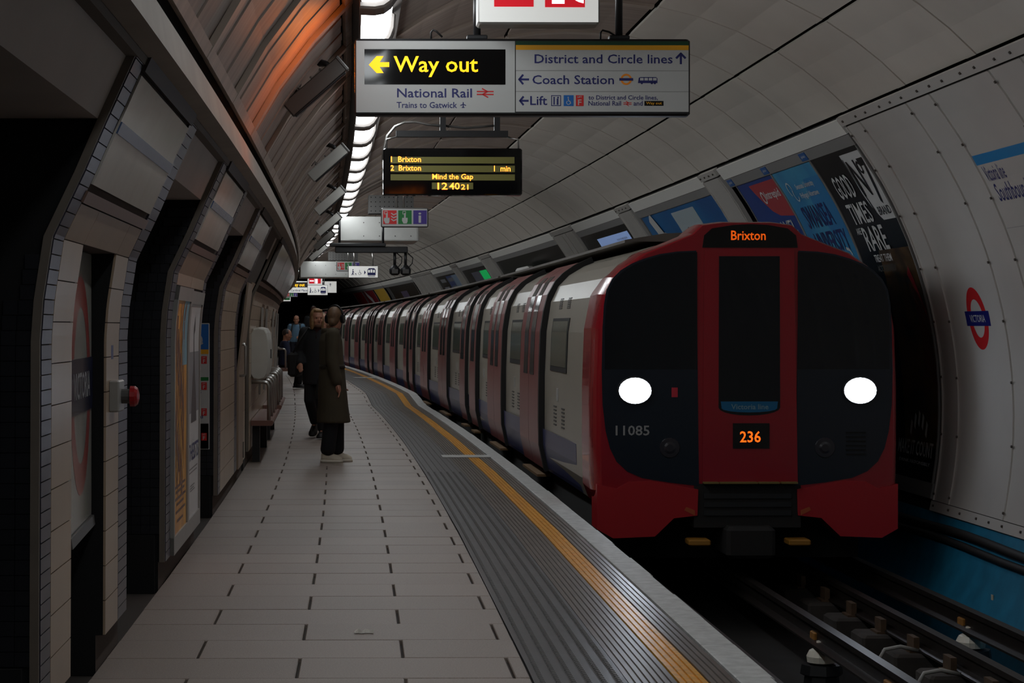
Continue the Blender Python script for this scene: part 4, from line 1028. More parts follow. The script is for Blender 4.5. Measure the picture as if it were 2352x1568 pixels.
# rear face of the sign, with its own lit amber window
a = ws.a
MB().box(a[0] + .05, a[0] + .90, 12.411, 12.415, a[1] + .16, a[1] + .38).obj('rear_display', M_sigblack, ws.o)
MB().text('Way out', .08, .20, .82, .36, lambda u, v: (a[0] + .95 - u, 12.4165, a[1] + v)).obj('rear_lettering', mat('rear_amber', (255, 140, 30), .5, emit=2.0, ergb=(255, 120, 14)), ws.o)
MB().add([(a[0] - .0015, 12.32, a[1] + .14), (a[0] - .0015, 12.40, a[1] + .14), (a[0] - .0015, 12.40, a[1] + .43), (a[0] - .0015, 12.32, a[1] + .43)], [(0, 3, 2, 1)]).obj('added_end_glow', mat('added_amber_glow', (255, 140, 30), .5, emit=60.0, ergb=(255, 128, 24)), ws.o)  # glowing panel added to tint the ceiling amber, not a known lamp
pole(ws.o, 1097, -60, 88, 12.3, .022); pole(ws.o, 1425, -150, 88, 12.3, .022)
for x in (1097, 1425):
    c_ = at(x, 86, 12.3); MB().cbox(c_[0] - .06, c_[0] + .06, 12.32, 12.39, c_[1] - .006, c_[1] + .02, .005).obj('bracket', M_blackmetal, ws.o)
for x0, x1, d_ in ((990, 1016, 1), (1380, 1420, 1)):
    A_ = at(x0, 88, 12.35); B_ = at(x1, 82, 12.35)
    MB().tube([(A_[0], 12.35, A_[1] - .01), (A_[0], 12.35, A_[1] + .035), (A_[0] + .012, 12.35, A_[1] + .05), ((A_[0] + B_[0]) / 2, 12.35, A_[1] + .04), (B_[0], 12.35, A_[1] + .008)], .006, 6).obj('cable', M_rub, ws.o, smooth=True)
# --- lit fire and exit sign above it
fs = Sign('fire_exit_sign', 'white illuminated box sign with red pictogram squares, cut by the picture top', 11.95, 1098, -135, 1379, 54, .20, M_grey, M_signlit)
M_redlit = mat('red_lit', (214, 24, 40), .4, emit=.45, ergb=(214, 16, 34))
fs.rect('red_square', 1135, -77, 1226, 15, M_redlit); fs.rect('red_square', 1252, -77, 1344, 16, M_redlit)
M_wlit = mat('white_lit', (255, 255, 255), .4, emit=1.2, ergb=(244, 240, 255))
fs.draw('hand_pictogram', M_wlit, lambda mb, fn: (mb.patch(1268, 1297, 8, -30, fn), hand(mb, fn, 1282, -40, 50), mb.flat([(1322, 0), (1330, 4), (1341, 7), (1341, -50), (1322, -20)], fn)))
fs.draw('arrow_pictogram', M_wlit, lambda mb, fn: (mb.stroke([(1150, -32), (1212, -32)], 14, fn), mb.stroke([(1152, -32), (1172, -52)], 12, fn), mb.stroke([(1152, -32), (1172, -12)], 12, fn)))
pole(fs.o, 1200, -230, -133, 11.95, .02); pole(fs.o, 1290, -230, -133, 11.95, .02)
# --- train indicator
ti = Sign('train_indicator', 'black dot-matrix train indicator reading 1 Brixton and Mind the Gap', 18.3, 880, 340, 1200, 448, .16, M_sigblack)
for y0, y1, x0, x1 in ((360, 375, 897, 1182), (380, 395, 897, 1183), (400, 414, 897, 1183), (419, 434, 992, 1087)): ti.rect('display_strip', x0, y0, x1, y1, M_ledbg)
ti.text('display_lettering', [('1  Brixton', 898, 359, 967, 372), ('2  Brixton', 897, 379, 967, 392), ('1  min', 1135, 380, 1173, 393), ('Mind the Gap', 993, 399, 1087, 415)], M_led)
ti.text('clock_digits', [('12', 1005, 419, 1028, 435), ('40', 1032, 419, 1056, 435), ('21', 1059, 423, 1076, 435)], M_led)
for x in (1018, 1143):
    p0 = at(x, 300, 18.3); MB().box(p0[0] - .025, p0[0] + .025, 18.33, 18.40, p0[1] - .03, p0[1] + .55).obj('hanger', M_blackmetal, ti.o)
p0 = at(910, 313, 18.3); p1 = at(1168, 299, 18.3)
MB().box(p0[0], p1[0], 18.32, 18.42, p0[1], p1[1]).obj('cross_bar', M_blackmetal, ti.o)
for x in (888, 1193):
    p0 = at(x, 342, 18.3); p1 = at(x, 318, 18.3); xi = at(910 if x < 1000 else 1166, 312, 18.3)
    MB().tube([(p0[0], 18.37, p0[1]), (p0[0], 18.37, p1[1]), (xi[0], 18.37, p1[1] + .02)], .008, 6).obj('support_wire', M_steel, ti.o, smooth=True)
pts = [at(x, y, 18.3) for x, y in ((880, 365), (882, 340), (890, 310), (908, 288), (930, 278), (955, 277), (985, 283), (1012, 286))]
MB().tube([(x, 18.40, z) for x, z in pts], .012, 8).obj('conduit', M_steel, ti.o, smooth=True)
pts = [at(x, y, 18.3) for x, y in ((1025, 286), (1070, 291), (1110, 288), (1140, 285))]
MB().tube([(x, 18.40, z) for x, z in pts], .010, 8).obj('conduit', M_dgrey, ti.o, smooth=True)
# --- emergency help signs
def help_sign(s, x0, y0, x1, y1, label, poles=()):
    w_ = x1 - x0; h = y1 - y0
    g_ = Sign('help_point_sign', label, s, x0, y0, x1, y1, .05, M_dgrey, M_signw, group='help point signs hung over the platform', rim=.012)
    U = lambda f: x0 + w_ * f
    V = lambda f: y0 + h * f
    for i, m in enumerate((M_red, M_green, M_purple)): g_.rect('colour_square', U(.045 + .318 * i), V(.13), U(.33 + .318 * i), V(.83), m, .0015)
    for c_ in (.125, .505): g_.draw('hand_pictogram', M_signw, lambda mb, fn, c_=c_: hand(mb, fn, U(c_), V(.55), h * .5), .0025)
    g_.draw('flame_pictogram', M_signw, lambda mb, fn: (
        [mb.stroke([(U(.22 + .0 * i), V(.28 + .15 * i)), (U(.265), V(.36 + .15 * i)), (U(.32), V(.30 + .15 * i))], h * .05, fn) for i in range(3)],
        [mb.stroke([(U(c - .03), V(.18)), (U(c + .03), V(.18)), (U(c + .03), V(.32)), (U(c - .03), V(.32)), (U(c - .03), V(.18))], h * .025, fn) for c in (.105, .49)]), .0025)
    g_.text('information_letter', [('i', U(.79), V(.24), U(.85), V(.76))], M_signw, .0025)
    for f in poles: pole(g_.o, U(f), y0 - h * 1.2, y0, s, .014, M_steel)
    return g_
help_sign(24.0, 875, 477, 984, 522, 'red, green and violet help point sign below the train indicator', (.33, .48))
help_sign(47.5, 773, 600, 827, 623, 'help point sign partly behind the boarding sign', (.5,))
help_sign(80.0, 655, 672, 684, 682, 'tiny help point sign at the far end, under the distant Way out sign')
# --- step-free boarding signs
def boarding(s, x0, y0, x1, y1, label):
    w_ = x1 - x0; h = y1 - y0
    g_ = Sign('boarding_sign', label, s, x0, y0, x1, y1, .06, M_dgrey, M_signlit, group='step-free boarding signs')
    U = lambda f: x0 + w_ * f
    V = lambda f: y0 + h * f
    g_.draw('wheelchair_symbol', M_sigblue, lambda mb, fn: wheelchair(mb, fn, U(.38), V(.55), h * .42))
    def walker(mb, fn):
        mb.stroke([(U(.15), V(.42)), (U(.15), V(.58)), (U(.12), V(.75))], h * .07, fn); mb.stroke([(U(.15), V(.58)), (U(.175), V(.74))], h * .06, fn); mb.stroke([(U(.15), V(.44)), (U(.19), V(.54))], h * .05, fn); mb.disc(U(.155), V(.33), h * .05, fn)
        mb.stroke([(U(.225), V(.66)), (U(.25), V(.64)), (U(.26), V(.75))], h * .05, fn)
    g_.draw('walking_symbol', M_sigblue, walker)
    g_.draw('arrow_symbol', M_sigblue, lambda mb, fn: mb.flat([(U(.53), V(.36)), (U(.585), V(.55)), (U(.53), V(.74))], fn))
    g_.draw('train_symbol', M_sigblue, lambda mb, fn: (mb.flat([(U(.64), V(.78)), (U(.64), V(.32)), (U(.69), V(.2)), (U(.86), V(.2)), (U(.91), V(.32)), (U(.91), V(.78))], fn), mb.patch(U(.66), U(.89), V(.87), V(.82), fn)))
    g_.draw('train_windows', M_signlit, lambda mb, fn: [mb.patch(U(.66 + .082 * i), U(.72 + .082 * i), V(.56), V(.3 if i == 1 else .34), fn) for i in range(3)], .003)
    for f in (.2, .82): pole(g_.o, U(f), y0 - h * 1.3, y0, s, .016, M_steel)
boarding(46.0, 800, 610, 869, 638, 'white boarding sign with wheelchair and train symbols, the nearer one')
boarding(65.0, 706, 654, 753, 678, 'white boarding sign with wheelchair and train symbols, the farther one')
# --- distant signs
fw_ = Sign('direction_sign', 'distant overhead sign with yellow Way out and Cardinal Place', 75, 652, 645, 774, 673, .12)
fw_.rect('white_panel', 653, 660, 773, 672, M_signlit); fw_.rect('top_strip', 660, 646, 773, 648, M_signlit); fw_.rect('white_panel', 743, 648, 773, 672, M_signlit, .0015)
fw_.text('way_out_lettering', [('Way out', 668, 650, 700, 660)], M_amber, .003); fw_.text('lettering', [('Cardinal Place', 668, 664, 706, 669)], M_sigblue, .003)
fw_.draw('arrow', M_sigblue, lambda mb, fn: (mb.stroke([(759, 657), (759, 651)], 1.2, fn), mb.stroke([(757, 653), (759, 651), (761, 653)], 1, fn)), .003)
fe = Sign('fire_exit_sign', 'small white lit sign with two red squares above the farther boarding sign', 62, 706, 635, 741, 655, .15, M_grey, M_signlit)
fe.rect('red_square', 710, 639, 722, 651, M_redlit); fe.rect('red_square', 724, 639, 737, 651, M_redlit)
fe.draw('arrow_pictogram', M_wlit, lambda mb, fn: (mb.stroke([(712, 645), (720, 645)], 2.5, fn), mb.stroke([(727, 642), (727, 649)], 5, fn)))
ge = Sign('exit_sign', 'white sign with a green running-figure square at the far end', 84, 636, 673, 668, 692, .1, M_grey, M_signlit)
ge.rect('green_square', 653, 677, 666, 689, M_green); ge.draw('arrow_pictogram', M_signw, lambda mb, fn: (mb.stroke([(655, 683), (664, 683)], 2, fn)))
# --- ventilation boxes across the ceiling
def vent_box(s, x0, y0, x1, y1, label, mesh_r):
    a = at(x0, y1, s); b = at(x1, y0, s)
    o = empty('ceiling_duct', label, 'duct', frame(s, (a[0] + b[0]) / 2, a[1]), 'white ducts across the ceiling')
    MB().cbox(a[0], b[0], s, s + 1.5, a[1], b[1], .01).obj('casing', mat('duct_white', (196, 196, 192), .45, noise=.06), o)
    MB().box(a[0] + .12 * (b[0] - a[0]), b[0] - .03, s - .006, s + .002, a[1] + .02, b[1] - .03).obj('front_plate', mat('duct_white', (196, 196, 192), .45), o)
    g0 = at(mesh_r[0], mesh_r[3], s); g1 = at(mesh_r[2], mesh_r[1], s)
    gr = MB().box(g0[0], g1[0], s - .05, s + .4, g0[1], g1[1]).obj('grille', mat('grille_grey', (92, 90, 88), .6), o)
    dm = MB()
    for i in range(10):
        for j in range(4): dm.disc(g0[0] + (g1[0] - g0[0]) * (i + .5) / 10, g0[1] + (g1[1] - g0[1]) * (j + .5) / 4, .010, lambda u, v: (u, s - .052, v), 0, 6)
    tag(dm.obj('perforation', M_black, gr), None, kind='stuff')
    for fx in (.30, .50, .70, .9):
        for fy in (.2, .75):
            x = a[0] + (b[0] - a[0]) * fx; z = a[1] + (b[1] - a[1]) * fy
            MB().box(x - .008, x + .008, s - .012, s - .005, z - .008, z + .008).obj('bolt', M_dgrey, o)
vent_box(36.0, 781, 497, 962, 553, 'white ventilation duct box across the ceiling behind the help point sign', (847, 448, 950, 490))
vent_box(58.0, 690, 600, 806, 637, 'farther white duct box across the ceiling', (755, 578, 822, 598))
# --- black beam with two dome cameras
a = at(770, 580, 34.6); b = at(937, 566, 34.6)
bm = empty('camera_beam', 'black steel beam with hanging cameras below the white duct', 'beam', frame(34.6, 0, a[1]))
MB().cbox(a[0], b[0], 34.6, 34.8, a[1], b[1], .01).obj('bar', M_blackmetal, bm)
a2 = at(800, 566, 34.6); b2 = at(886, 558, 34.6); MB().cbox(a2[0] - .3, b2[0], 34.55, 34.85, a2[1], b2[1], .01).obj('bar', M_blackmetal, bm)
for x in (780, 880): pole(bm, x, 500, 566, 34.6, .02)
for x, lab in ((907, 'black hanging camera on the beam, on the side of the platform'), (932, 'black hanging camera at the tip of the beam')):
    c0 = at(x, 580, 34.65); c1 = at(x, 632, 34.65)
    o = empty('cctv_camera', lab, 'camera', frame(34.7, c0[0], c1[1]), 'cameras on the black beam')
    MB().tube([(c0[0], 34.7, c0[1] + .005), (c0[0], 34.7, c1[1] + .16)], .024, 8).obj('stem', M_blackmetal, o, smooth=True)
    MB().loft([[(c0[0] + r * cos(t), 34.7 + r * sin(t), c1[1] + z) for t in [2 * pi * k / 12 for k in range(12)]] for z, r in ((0, .05), (.03, .085), (.10, .09), (.14, .06), (.17, .03))]).obj('head', M_blackmetal, o, smooth=True)
    MB().box(c0[0] - .05, c0[0] + .05, 34.59, 34.62, c1[1] + .03, c1[1] + .10).obj('lens_hood', M_dgrey, o)
    MB().tube([(c0[0] + .03, 34.7, c0[1]), (c0[0] + .12, 34.7, c0[1] - .08), (c0[0] + .11, 34.7, c1[1] + .2), (c0[0] + .05, 34.7, c1[1] + .13)], .009, 6).obj('cable', M_rub, o, smooth=True)
# --- column loudspeakers on the left haunch
M_spk = mat('speaker_grey', (168, 166, 160), .4, noise=.08)
def rot2(x, z, a): return (x * cos(a) - z * sin(a), x * sin(a) + z * cos(a))
def speaker(s, cx, cz, L_, m, label, tilt=radians(41)):
    o = empty('column_speaker', label, 'loudspeaker', frame(s, cx, cz), 'column loudspeakers under the ceiling')
    def loc(x, y, z):
        a_, b_ = rot2(x, z, tilt); return (cx + a_, s + y, cz + b_)
    def bx(name, x0, x1, y0, y1, z0, z1, mm, par=o, c=.006):
        mb = MB().cbox(x0, x1, y0, y1, z0, z1, c); mb.v = [loc(*p) for p in mb.v]; return mb.obj(name, mm, par)
    bx('cabinet', -L_ / 2, L_ / 2, 0, .10, -.055, .055, m)
    bx('end_cap', L_ / 2 - .012, L_ / 2 + .012, -.006, .106, -.06, .06, M_dgrey)
    bx('underside', -L_ / 2 + .01, L_ / 2 - .02, -.004, .09, -.068, -.053, M_blackmetal)
    e0 = loc(L_ / 2 - .07, .05, .05); ca = ceil_a(e0[0] - .22, e0[2] + .16); e1 = ceil_pt(ca, 3.06)
    MB().tube([e0, ((e0[0] + e1[0]) / 2 + .01, s + .07, (e0[2] + e1[1]) / 2), (e1[0], s + .12, e1[1])], [.016, .02, .026], 8).obj('conduit', M_blackmetal, o, smooth=True)
    m0 = loc(-L_ * .16, .05, .05); m1 = loc(-L_ * .28, .08, .16)
    MB().tube([m0, m1], .008, 6).obj('stay', M_steel, o)
    mb = MB().ell(m1, (.03, .03, .035)); mb.obj('ball_joint', M_rub, o, smooth=True)
    ca = ceil_a(m1[0] - .04, m1[2] + .05); e2 = ceil_pt(ca, 3.055)
    MB().tube([m1, (e2[0], m1[1] + .02, e2[1])], [.02, .05], 4).obj('bracket', M_dgrey, o)
    for q in (-.1, .02, .1): bx('lug', q - .006, q + .006, .03, .06, .054, .075, M_dgrey, o, .002)
speaker(13.9, -.345, 3.03, .47, mat('speaker_shaded', (58, 54, 50), .45), 'loudspeaker box darkened with painted shade beside the overhead direction sign')  # grey cabinet like the others, its shadow put into the colour
speaker(20.2, -.305, 3.02, .44, M_spk, 'grey loudspeaker box, first of the pale ones along the ceiling')
speaker(26.2, -.28, 3.015, .44, M_spk, 'grey loudspeaker box, second of the pale ones along the ceiling')
speaker(32.2, -.25, 3.01, .44, M_spk, 'grey loudspeaker box, third of the pale ones along the ceiling')
speaker(38.2, -.25, 3.01, .44, M_spk, 'grey loudspeaker box, fourth of the pale ones along the ceiling')
speaker(44.5, -.25, 3.01, .44, M_spk, 'grey loudspeaker box, fifth of the pale ones along the ceiling')
# far end tiled return wall with poster
ew = tag(MB().cbox(-1.4, -.72, 96.0, 96.3, .13, 2.3, .01).obj('wall_end', mat('end_tile', (196, 192, 186), .4)), None, kind='structure')
MB().box(-1.25, -.9, 95.98, 96.0, .9, 1.5).obj('grey_panel', M_dgrey, ew); MB().box(-1.25, -.9, 95.975, 96.0, 1.5, 1.8).obj('red_panel', mat('end_red', (140, 34, 38), .5), ew)
# scrap on the floor
mb = MB(); random.seed(5)
pts = [(-.045 + .018 * i, .012 * sin(i * 2.3), .004 + .010 * abs(sin(i * 1.7))) for i in range(6)]
mb.loft([[(x, y - .012, .001), (x, y - .004, z + .006), (x, y + .008, z), (x, y + .014, .001)] for x, y, z in pts])
tag(mb.obj('paper_scrap', mat('scrap', (236, 232, 224), .8), mp=None, mtx=frame(9.98, -.04, .003, .1)), 'crumpled white scrap lying on the paving in the foreground', 'litter')

# ================================================================ PEOPLE
M_skin = mat('skin_fair', (196, 142, 120), .55)
M_skin2 = mat('skin_tan', (176, 124, 100), .55)
M_skin3 = mat('skin_dark', (86, 58, 46), .5)
def blob(mb, voxel=.011, smooth=4):
    """joins overlapping volumes into one continuous skin"""
    me = mb.mesh('tmp', M_skin, None); o = bpy.data.objects.new('tmp', me); col.objects.link(o)
    r = o.modifiers.new('r', 'REMESH'); r.mode = 'VOXEL'; r.voxel_size = voxel
    m = o.modifiers.new('s', 'SMOOTH'); m.iterations = smooth; m.factor = .5
    dg = bpy.context.evaluated_depsgraph_get()
    out = bpy.data.meshes.new_from_object(o.evaluated_get(dg))
    bpy.data.objects.remove(o); bpy.data.meshes.remove(me)
    out.materials.clear(); out.polygons.foreach_set('use_smooth', [True] * len(out.polygons))
    return out
def limb(mb, pts, rad, n=10):
    P_ = [Vector(p) for p in pts]; q = []; rr = []
    for i in range(len(P_) - 1):
        for k in range(4):
            f = k / 4; q.append(P_[i].lerp(P_[i + 1], f)); rr.append(rad[i] + (rad[i + 1] - rad[i]) * f)
    q.append(P_[-1]); rr.append(rad[-1])
    mb.tube(q, rr, n)
    mb.ell(P_[0], (rad[0],) * 3); mb.ell(P_[-1], (rad[-1],) * 3)
    for p, r in zip(P_[1:-1], rad[1:-1]): mb.ell(p, (r,) * 3)
def rings(mb, rs, n=20):             # rs: (z, cx, cy, rx, ry)
    mb.loft([[(cx + rx * cos(2 * pi * k / n), cy + ry * sin(2 * pi * k / n), z) for k in range(n)] for z, cx, cy, rx, ry in rs])
HEAD = [(-.118, .028, .034, .045), (-.105, .045, .055, .030), (-.07, .059, .074, .012), (-.03, .067, .087, .004), (.01, .072, .094, 0), (.05, .073, .095, -.004), (.085, .063, .081, -.008), (.108, .04, .05, -.01), (.118, .012, .015, -.01)]
def head_xf(c, yaw, pitch=0.0):
    m = Matrix.Translation(Vector(c)) @ Matrix.Rotation(yaw, 4, 'Z') @ Matrix.Rotation(pitch, 4, 'X')
    return lambda p: tuple(m @ Vector(p))
def sub(mb, other, f): mb.add([f(p) for p in other.v], other.f)
def head(mb, f):
    h = MB(); rings(h, [(z, 0, cy, rx, ry) for z, rx, ry, cy in HEAD])
    h.ell((0, .102, -.022), (.013, .02, .024)); h.ell((0, .088, .022), (.048, .014, .012)); h.ell((0, .088, -.066), (.025, .012, .010)); h.ell((0, .07, -.105), (.03, .02, .014))
    for s_ in (-1, 1): h.ell((s_ * .076, -.008, -.015), (.010, .02, .032)); h.ell((s_ * .042, .066, -.03), (.022, .02, .02))
    sub(mb, h, f)
def hand_mesh(mb, w_, d, side, curl=.5, up=(0, 0, 1)):
    w_ = Vector(w_); d = Vector(d).normalized(); n_ = d.cross(Vector(up)).normalized() if abs(d.dot(Vector(up))) < .95 else Vector((0, 1, 0)); a = n_.cross(d).normalized()
    # n_: across the palm, a: palm normal
    limb(mb, [w_, w_ + d * .04, w_ + d * .085], [.026, .032, .030])
    for i, L_ in enumerate((.075, .085, .08, .062)):
        o = w_ + d * .085 + n_ * (.027 - .018 * i)
        p1 = o + d * L_ * .45; p2 = p1 + (d * (1 - curl) + a * curl * side).normalized() * L_ * .35; p3 = p2 + (d * (1 - 1.5 * curl) + a * 1.2 * curl * side).normalized() * L_ * .3
        limb(mb, [o, p1, p2, p3], [.0095, .009, .0085, .007], 6)
    t0 = w_ + d * .03 + n_ * .028; limb(mb, [t0, t0 + n_ * .022 + d * .03, t0 + n_ * .022 + d * .06 + a * side * .012], [.012, .010, .008], 6)
def body(J, f):
    mb = MB(); head(mb, f)
    hd_ = Vector(f((0, -.02, -.06)))
    limb(mb, [J['neck'], hd_], [.055, .052])
    c = Vector(J['chest']); p = Vector(J['pelvis']); m_ = c.lerp(p, .55)
    rings(mb, [(p.z - .08, p.x, p.y, .12, .09), (p.z, p.x, p.y, .155, .105), (m_.z, m_.x, m_.y, .125, .09), (c.z, c.x, c.y, .15, .10), (c.z + .09, c.x, c.y, .14, .085), (c.z + .14, c.x, c.y, .07, .06)])
    for s_ in ('L', 'R'):
        limb(mb, [J['sh' + s_], J['el' + s_], J['wr' + s_]], [.05, .038, .027])
        k = 1 if s_ == 'L' else -1
        w_ = Vector(J['wr' + s_]); d = J.get('hd' + s_) or (w_ - Vector(J['el' + s_]))
        hand_mesh(mb, w_, d, k, J.get('curl', .35), J.get('up', (0, 1, 0)))
        limb(mb, [J['hip' + s_], J['kn' + s_], J['an' + s_]], [.082, .055, .038])
        a_ = Vector(J['an' + s_]); t_ = Vector(J['toe' + s_]); limb(mb, [a_, a_.lerp(t_, .5) - Vector((0, 0, .005))], [.034, .022])
    return blob(mb, .010)
def shoe(an, toe, m, parent, M, h=.05, big=1.0, name='shoe', sole=None):
    a = Vector(an); t = Vector(toe); d = Vector((t.x - a.x, t.y - a.y, 0)).normalized(); n_ = Vector((-d.y, d.x, 0)); z0 = min(a.z - .085, t.z - .03)
    dz = (t.z - .03 - (a.z - .085))
    up = MB(); so = MB(); L_ = (t - a).length
    def st(f, w_, h0, h1):
        c = a + d * (f * L_ * 1.15 - .06); zb = (a.z - .085) + dz * max(0, f)
        return [c + n_ * (w_ * cos(q) * big) + Vector((0, 0, zb - c.z + h0 + (h1 - h0) * max(0, sin(q)) )) for q in [pi * k / 8 for k in range(9)]]
    up.loft([st(-.02, .028, .02, .075 * big), st(.12, .038, .02, .115 * big), st(.4, .040, .02, .105 * big), st(.65, .046, .02, .075 * big), st(.9, .045, .02, .062 * big), st(1.06, .026, .02, .045 * big)])
    so.loft([[c_ for c_ in (p_ + Vector((0, 0, 0)) for p_ in [a + d * (f * L_ * 1.15 - .06) + n_ * w_ * big * s_ + Vector((0, 0, (a.z - .085) + dz * max(0, f) - a.z + z)) for s_, z in ((-1, 0), (1, 0), (1, .03), (-1, .03))])] for f, w_ in ((-.06, .03), (.1, .042), (.45, .042), (.7, .05), (.95, .045), (1.1, .02))])
    o = link(name, up.mesh(name, m, None, True), parent, M); link('sole', so.mesh('sole', sole or m, None, True), o, M)
    return o
def kid(name, me, m, parent, M):
    me.materials.append(m); return link(name, me, parent, M)
STAND = dict(pelvis=(0, 0, .95), chest=(0, -.01, 1.28), neck=(0, -.015, 1.40), shL=(-.17, -.01, 1.37), shR=(.17, -.01, 1.37), elL=(-.215, -.03, 1.10), elR=(.215, -.03, 1.10), wrL=(-.215, .05, .87), wrR=(.215, .05, .87),
             hipL=(-.085, 0, .91), hipR=(.085, 0, .91), knL=(-.085, .02, .49), knR=(.085, .02, .49), anL=(-.085, -.02, .09), anR=(.085, -.02, .09), toeL=(-.095, .14, .03), toeR=(.095, .14, .03))
def person(label, s, X, J, rz, yaw, skin, scale=1.0, z=0.0, hc=(0, .02, 1.555), pitch=0.0):
    M = frame(s, X, z, rz) @ Matrix.Scale(scale, 4)
    f = head_xf(hc, yaw, pitch)
    me = body(J, f); me.materials.append(skin)
    o = link('person', me, None, M); tag(o, label, 'person')
    ey = MB()
    for k in (-1, 1):
        e = MB().ell((k * .031, .086, .006), (.011, .008, .007), 0, 8, 6); o2 = MB(); sub(o2, e, f); link('eye', o2.mesh('eye', mat('eye_dark', (30, 24, 22), .3), None, True), o, M)
    return o, M, f
def jacket(o, M, J, m, torso, arm_r=(.068, .056, .046), name='coat', voxel=.014, sleeve_end=1.0):
    mb = MB(); rings(mb, torso)
    for s_ in ('L', 'R'):
        e = Vector(J['el' + s_]); w_ = Vector(J['wr' + s_]); limb(mb, [J['sh' + s_], e, e.lerp(w_, sleeve_end)], list(arm_r))
    return kid(name, blob(mb, voxel, 3), m, o, M)
def trousers(o, M, J, m, r=(.098, .078, .062), end=.93, name='trousers'):
    mb = MB(); p = Vector(J['pelvis']); rings(mb, [(p.z - .09, p.x, p.y, .15, .11), (p.z, p.x, p.y, .168, .118), (p.z + .08, p.x, p.y, .15, .11)])
    for s_ in ('L', 'R'):
        k, a = Vector(J['kn' + s_]), Vector(J['an' + s_]); limb(mb, [J['hip' + s_], k, k.lerp(a, end)], list(r))
    return kid(name, blob(mb, .013, 3), m, o, M)
def hair_mesh(f, parts, voxel=.010):
    mb = MB()
    for c, r in parts: e = MB().ell(c, r, 0, 14, 10); sub(mb, e, f)
    return blob(mb, voxel, 2)

# ---- woman in the long trench coat with headphones
J = dict(STAND); J.update(elR=(.20, -.02, 1.08), wrR=(.195, .03, .86), elL=(-.20, .02, 1.09), wrL=(-.17, .10, .90), anR=(.075, -.06, .09), toeR=(.085, .11, .03), knR=(.08, -.01, .49), anL=(-.08, .06, .09), toeL=(-.09, .23, .03), knL=(-.08, .06, .49))
w1, M1, f1 = person('woman in a long dark olive trench coat and headphones, turned towards the train', 22.6, -.265, J, radians(-84), radians(58), M_skin, 1.0, 0.0, (0, .035, 1.545))
mc = mat('trench_olive', (70, 62, 46), .85, noise=.15, scale=8)
ct = jacket(w1, M1, J, mc, [(.425, 0, .015, .225, .185), (.60, 0, .01, .215, .165), (.85, 0, 0, .20, .15), (1.0, 0, 0, .185, .135), (1.15, 0, -.01, .185, .13), (1.30, 0, -.015, .19, .125), (1.38, 0, -.015, .15, .10), (1.41, 0, -.015, .085, .085)], (.078, .066, .062), 'trench_coat', .014, .93)
mb = MB(); rings(mb, [(1.38, 0, -.012, .120, .110), (1.42, 0, -.02, .092, .095), (1.435, 0, -.025, .086, .09)]); link('collar', mb.mesh('collar', mc, None, True), ct, M1)
mb = MB(); rings(mb, [(1.005, 0, 0, .192, .142), (1.045, 0, 0, .190, .140)]); link('belt', mb.mesh('belt', mat('trench_belt', (48, 42, 32), .8), None, True), ct, M1)
MB().box(.12, .20, -.035, .02, 1.415, 1.43).obj('epaulette', mc, ct, None, False, M1)
trousers(w1, M1, J, mat('trousers_black', (20, 20, 26), .9), (.098, .082, .082), .86)
ms = mat('trainer_beige', (206, 196, 178), .7); mso = mat('trainer_sole', (216, 208, 194), .7)
for k in ('L', 'R'): shoe(J['an' + k], J['toe' + k], ms, w1, M1, big=1.18, name='trainer', sole=mso)
mh = mat('hair_brown', (112, 84, 60), .6, noise=.3, scale=30)
kid('hair', hair_mesh(f1, [((0, -.022, .028), (.079, .094, .097)), ((0, -.055, -.02), (.066, .055, .07)), ((0, -.085, -.045), (.042, .04, .05)), ((-.058, .0, -.005), (.022, .045, .05))]), mh, w1, M1)
hp = empty('headphones', 'black over-ear headphones on the woman in the trench coat', 'headphones', M1 @ Matrix.Translation(Vector(f1((0, 0, .12)))))
mb = MB(); mb.tube([f1((.094 * sin(a), -.012, .02 + .112 * cos(a))) for a in [radians(-88 + 176 * k / 14) for k in range(15)]], .010, 8); link('headband', mb.mesh('headband', M_blackmetal, None, True), hp, M1)
for k in (-1, 1):
    e = MB(); e.loft([[(k * (.074 + d), -.008 + .036 * q * cos(t), -.012 + .046 * q * sin(t)) for t in [2 * pi * i / 16 for i in range(16)]] for d, q in ((0, .9), (.006, 1.05), (.03, 1.05), (.038, .85))]); o2 = MB(); sub(o2, e, f1); link('ear_cup', o2.mesh('ear_cup', mat('cup_black', (20, 20, 22), .3), None, False), hp, M1)
    e = MB().ell((k * .112, -.008, -.0), (.004, .008, .008)); o2 = MB(); sub(o2, e, f1); link('cup_badge', o2.mesh('cup_badge', M_steel, None, True), hp, M1)

# ---- long-haired man in a dark coat, walking up behind her
J = dict(STAND); J.update(elL=(-.25, -.06, 1.10), wrL=(-.19, .12, 1.03), elR=(.24, -.03, 1.10), wrR=(.2, .14, .98), knL=(-.09, .20, .52), anL=(-.09, .16, .11), toeL=(-.09, .32, .05), knR=(.10, .06, .50), anR=(.10, -.26, .20), toeR=(.10, -.15, .06))
w2, M2, f2_ = person('long-haired man in a dark coat walking behind the woman in the trench coat', 27.4, -.43, J, radians(180 - 12), radians(28), M_skin2, 1.0, 0.0, (0, .05, 1.56), -.06)
mdk = mat('coat_black', (26, 26, 30), .85, noise=.2, scale=8)
jacket(w2, M2, J, mdk, [(.70, 0, 0, .205, .145), (.9, 0, 0, .20, .14), (1.1, 0, 0, .19, .13), (1.28, 0, -.01, .205, .13), (1.37, 0, -.01, .17, .105), (1.42, 0, -.01, .09, .085)], (.085, .07, .055))
mb = MB(); rings(mb, [(1.30, 0, .03, .07, .085), (1.40, 0, .0, .075, .085), (1.455, 0, .0, .062, .072)]); link('roll_neck', mb.mesh('roll_neck', mat('roll_neck', (58, 26, 28), .9), None, True), w2, M2)
trousers(w2, M2, J, mat('trousers_dark', (18, 18, 20), .9), (.098, .072, .06))
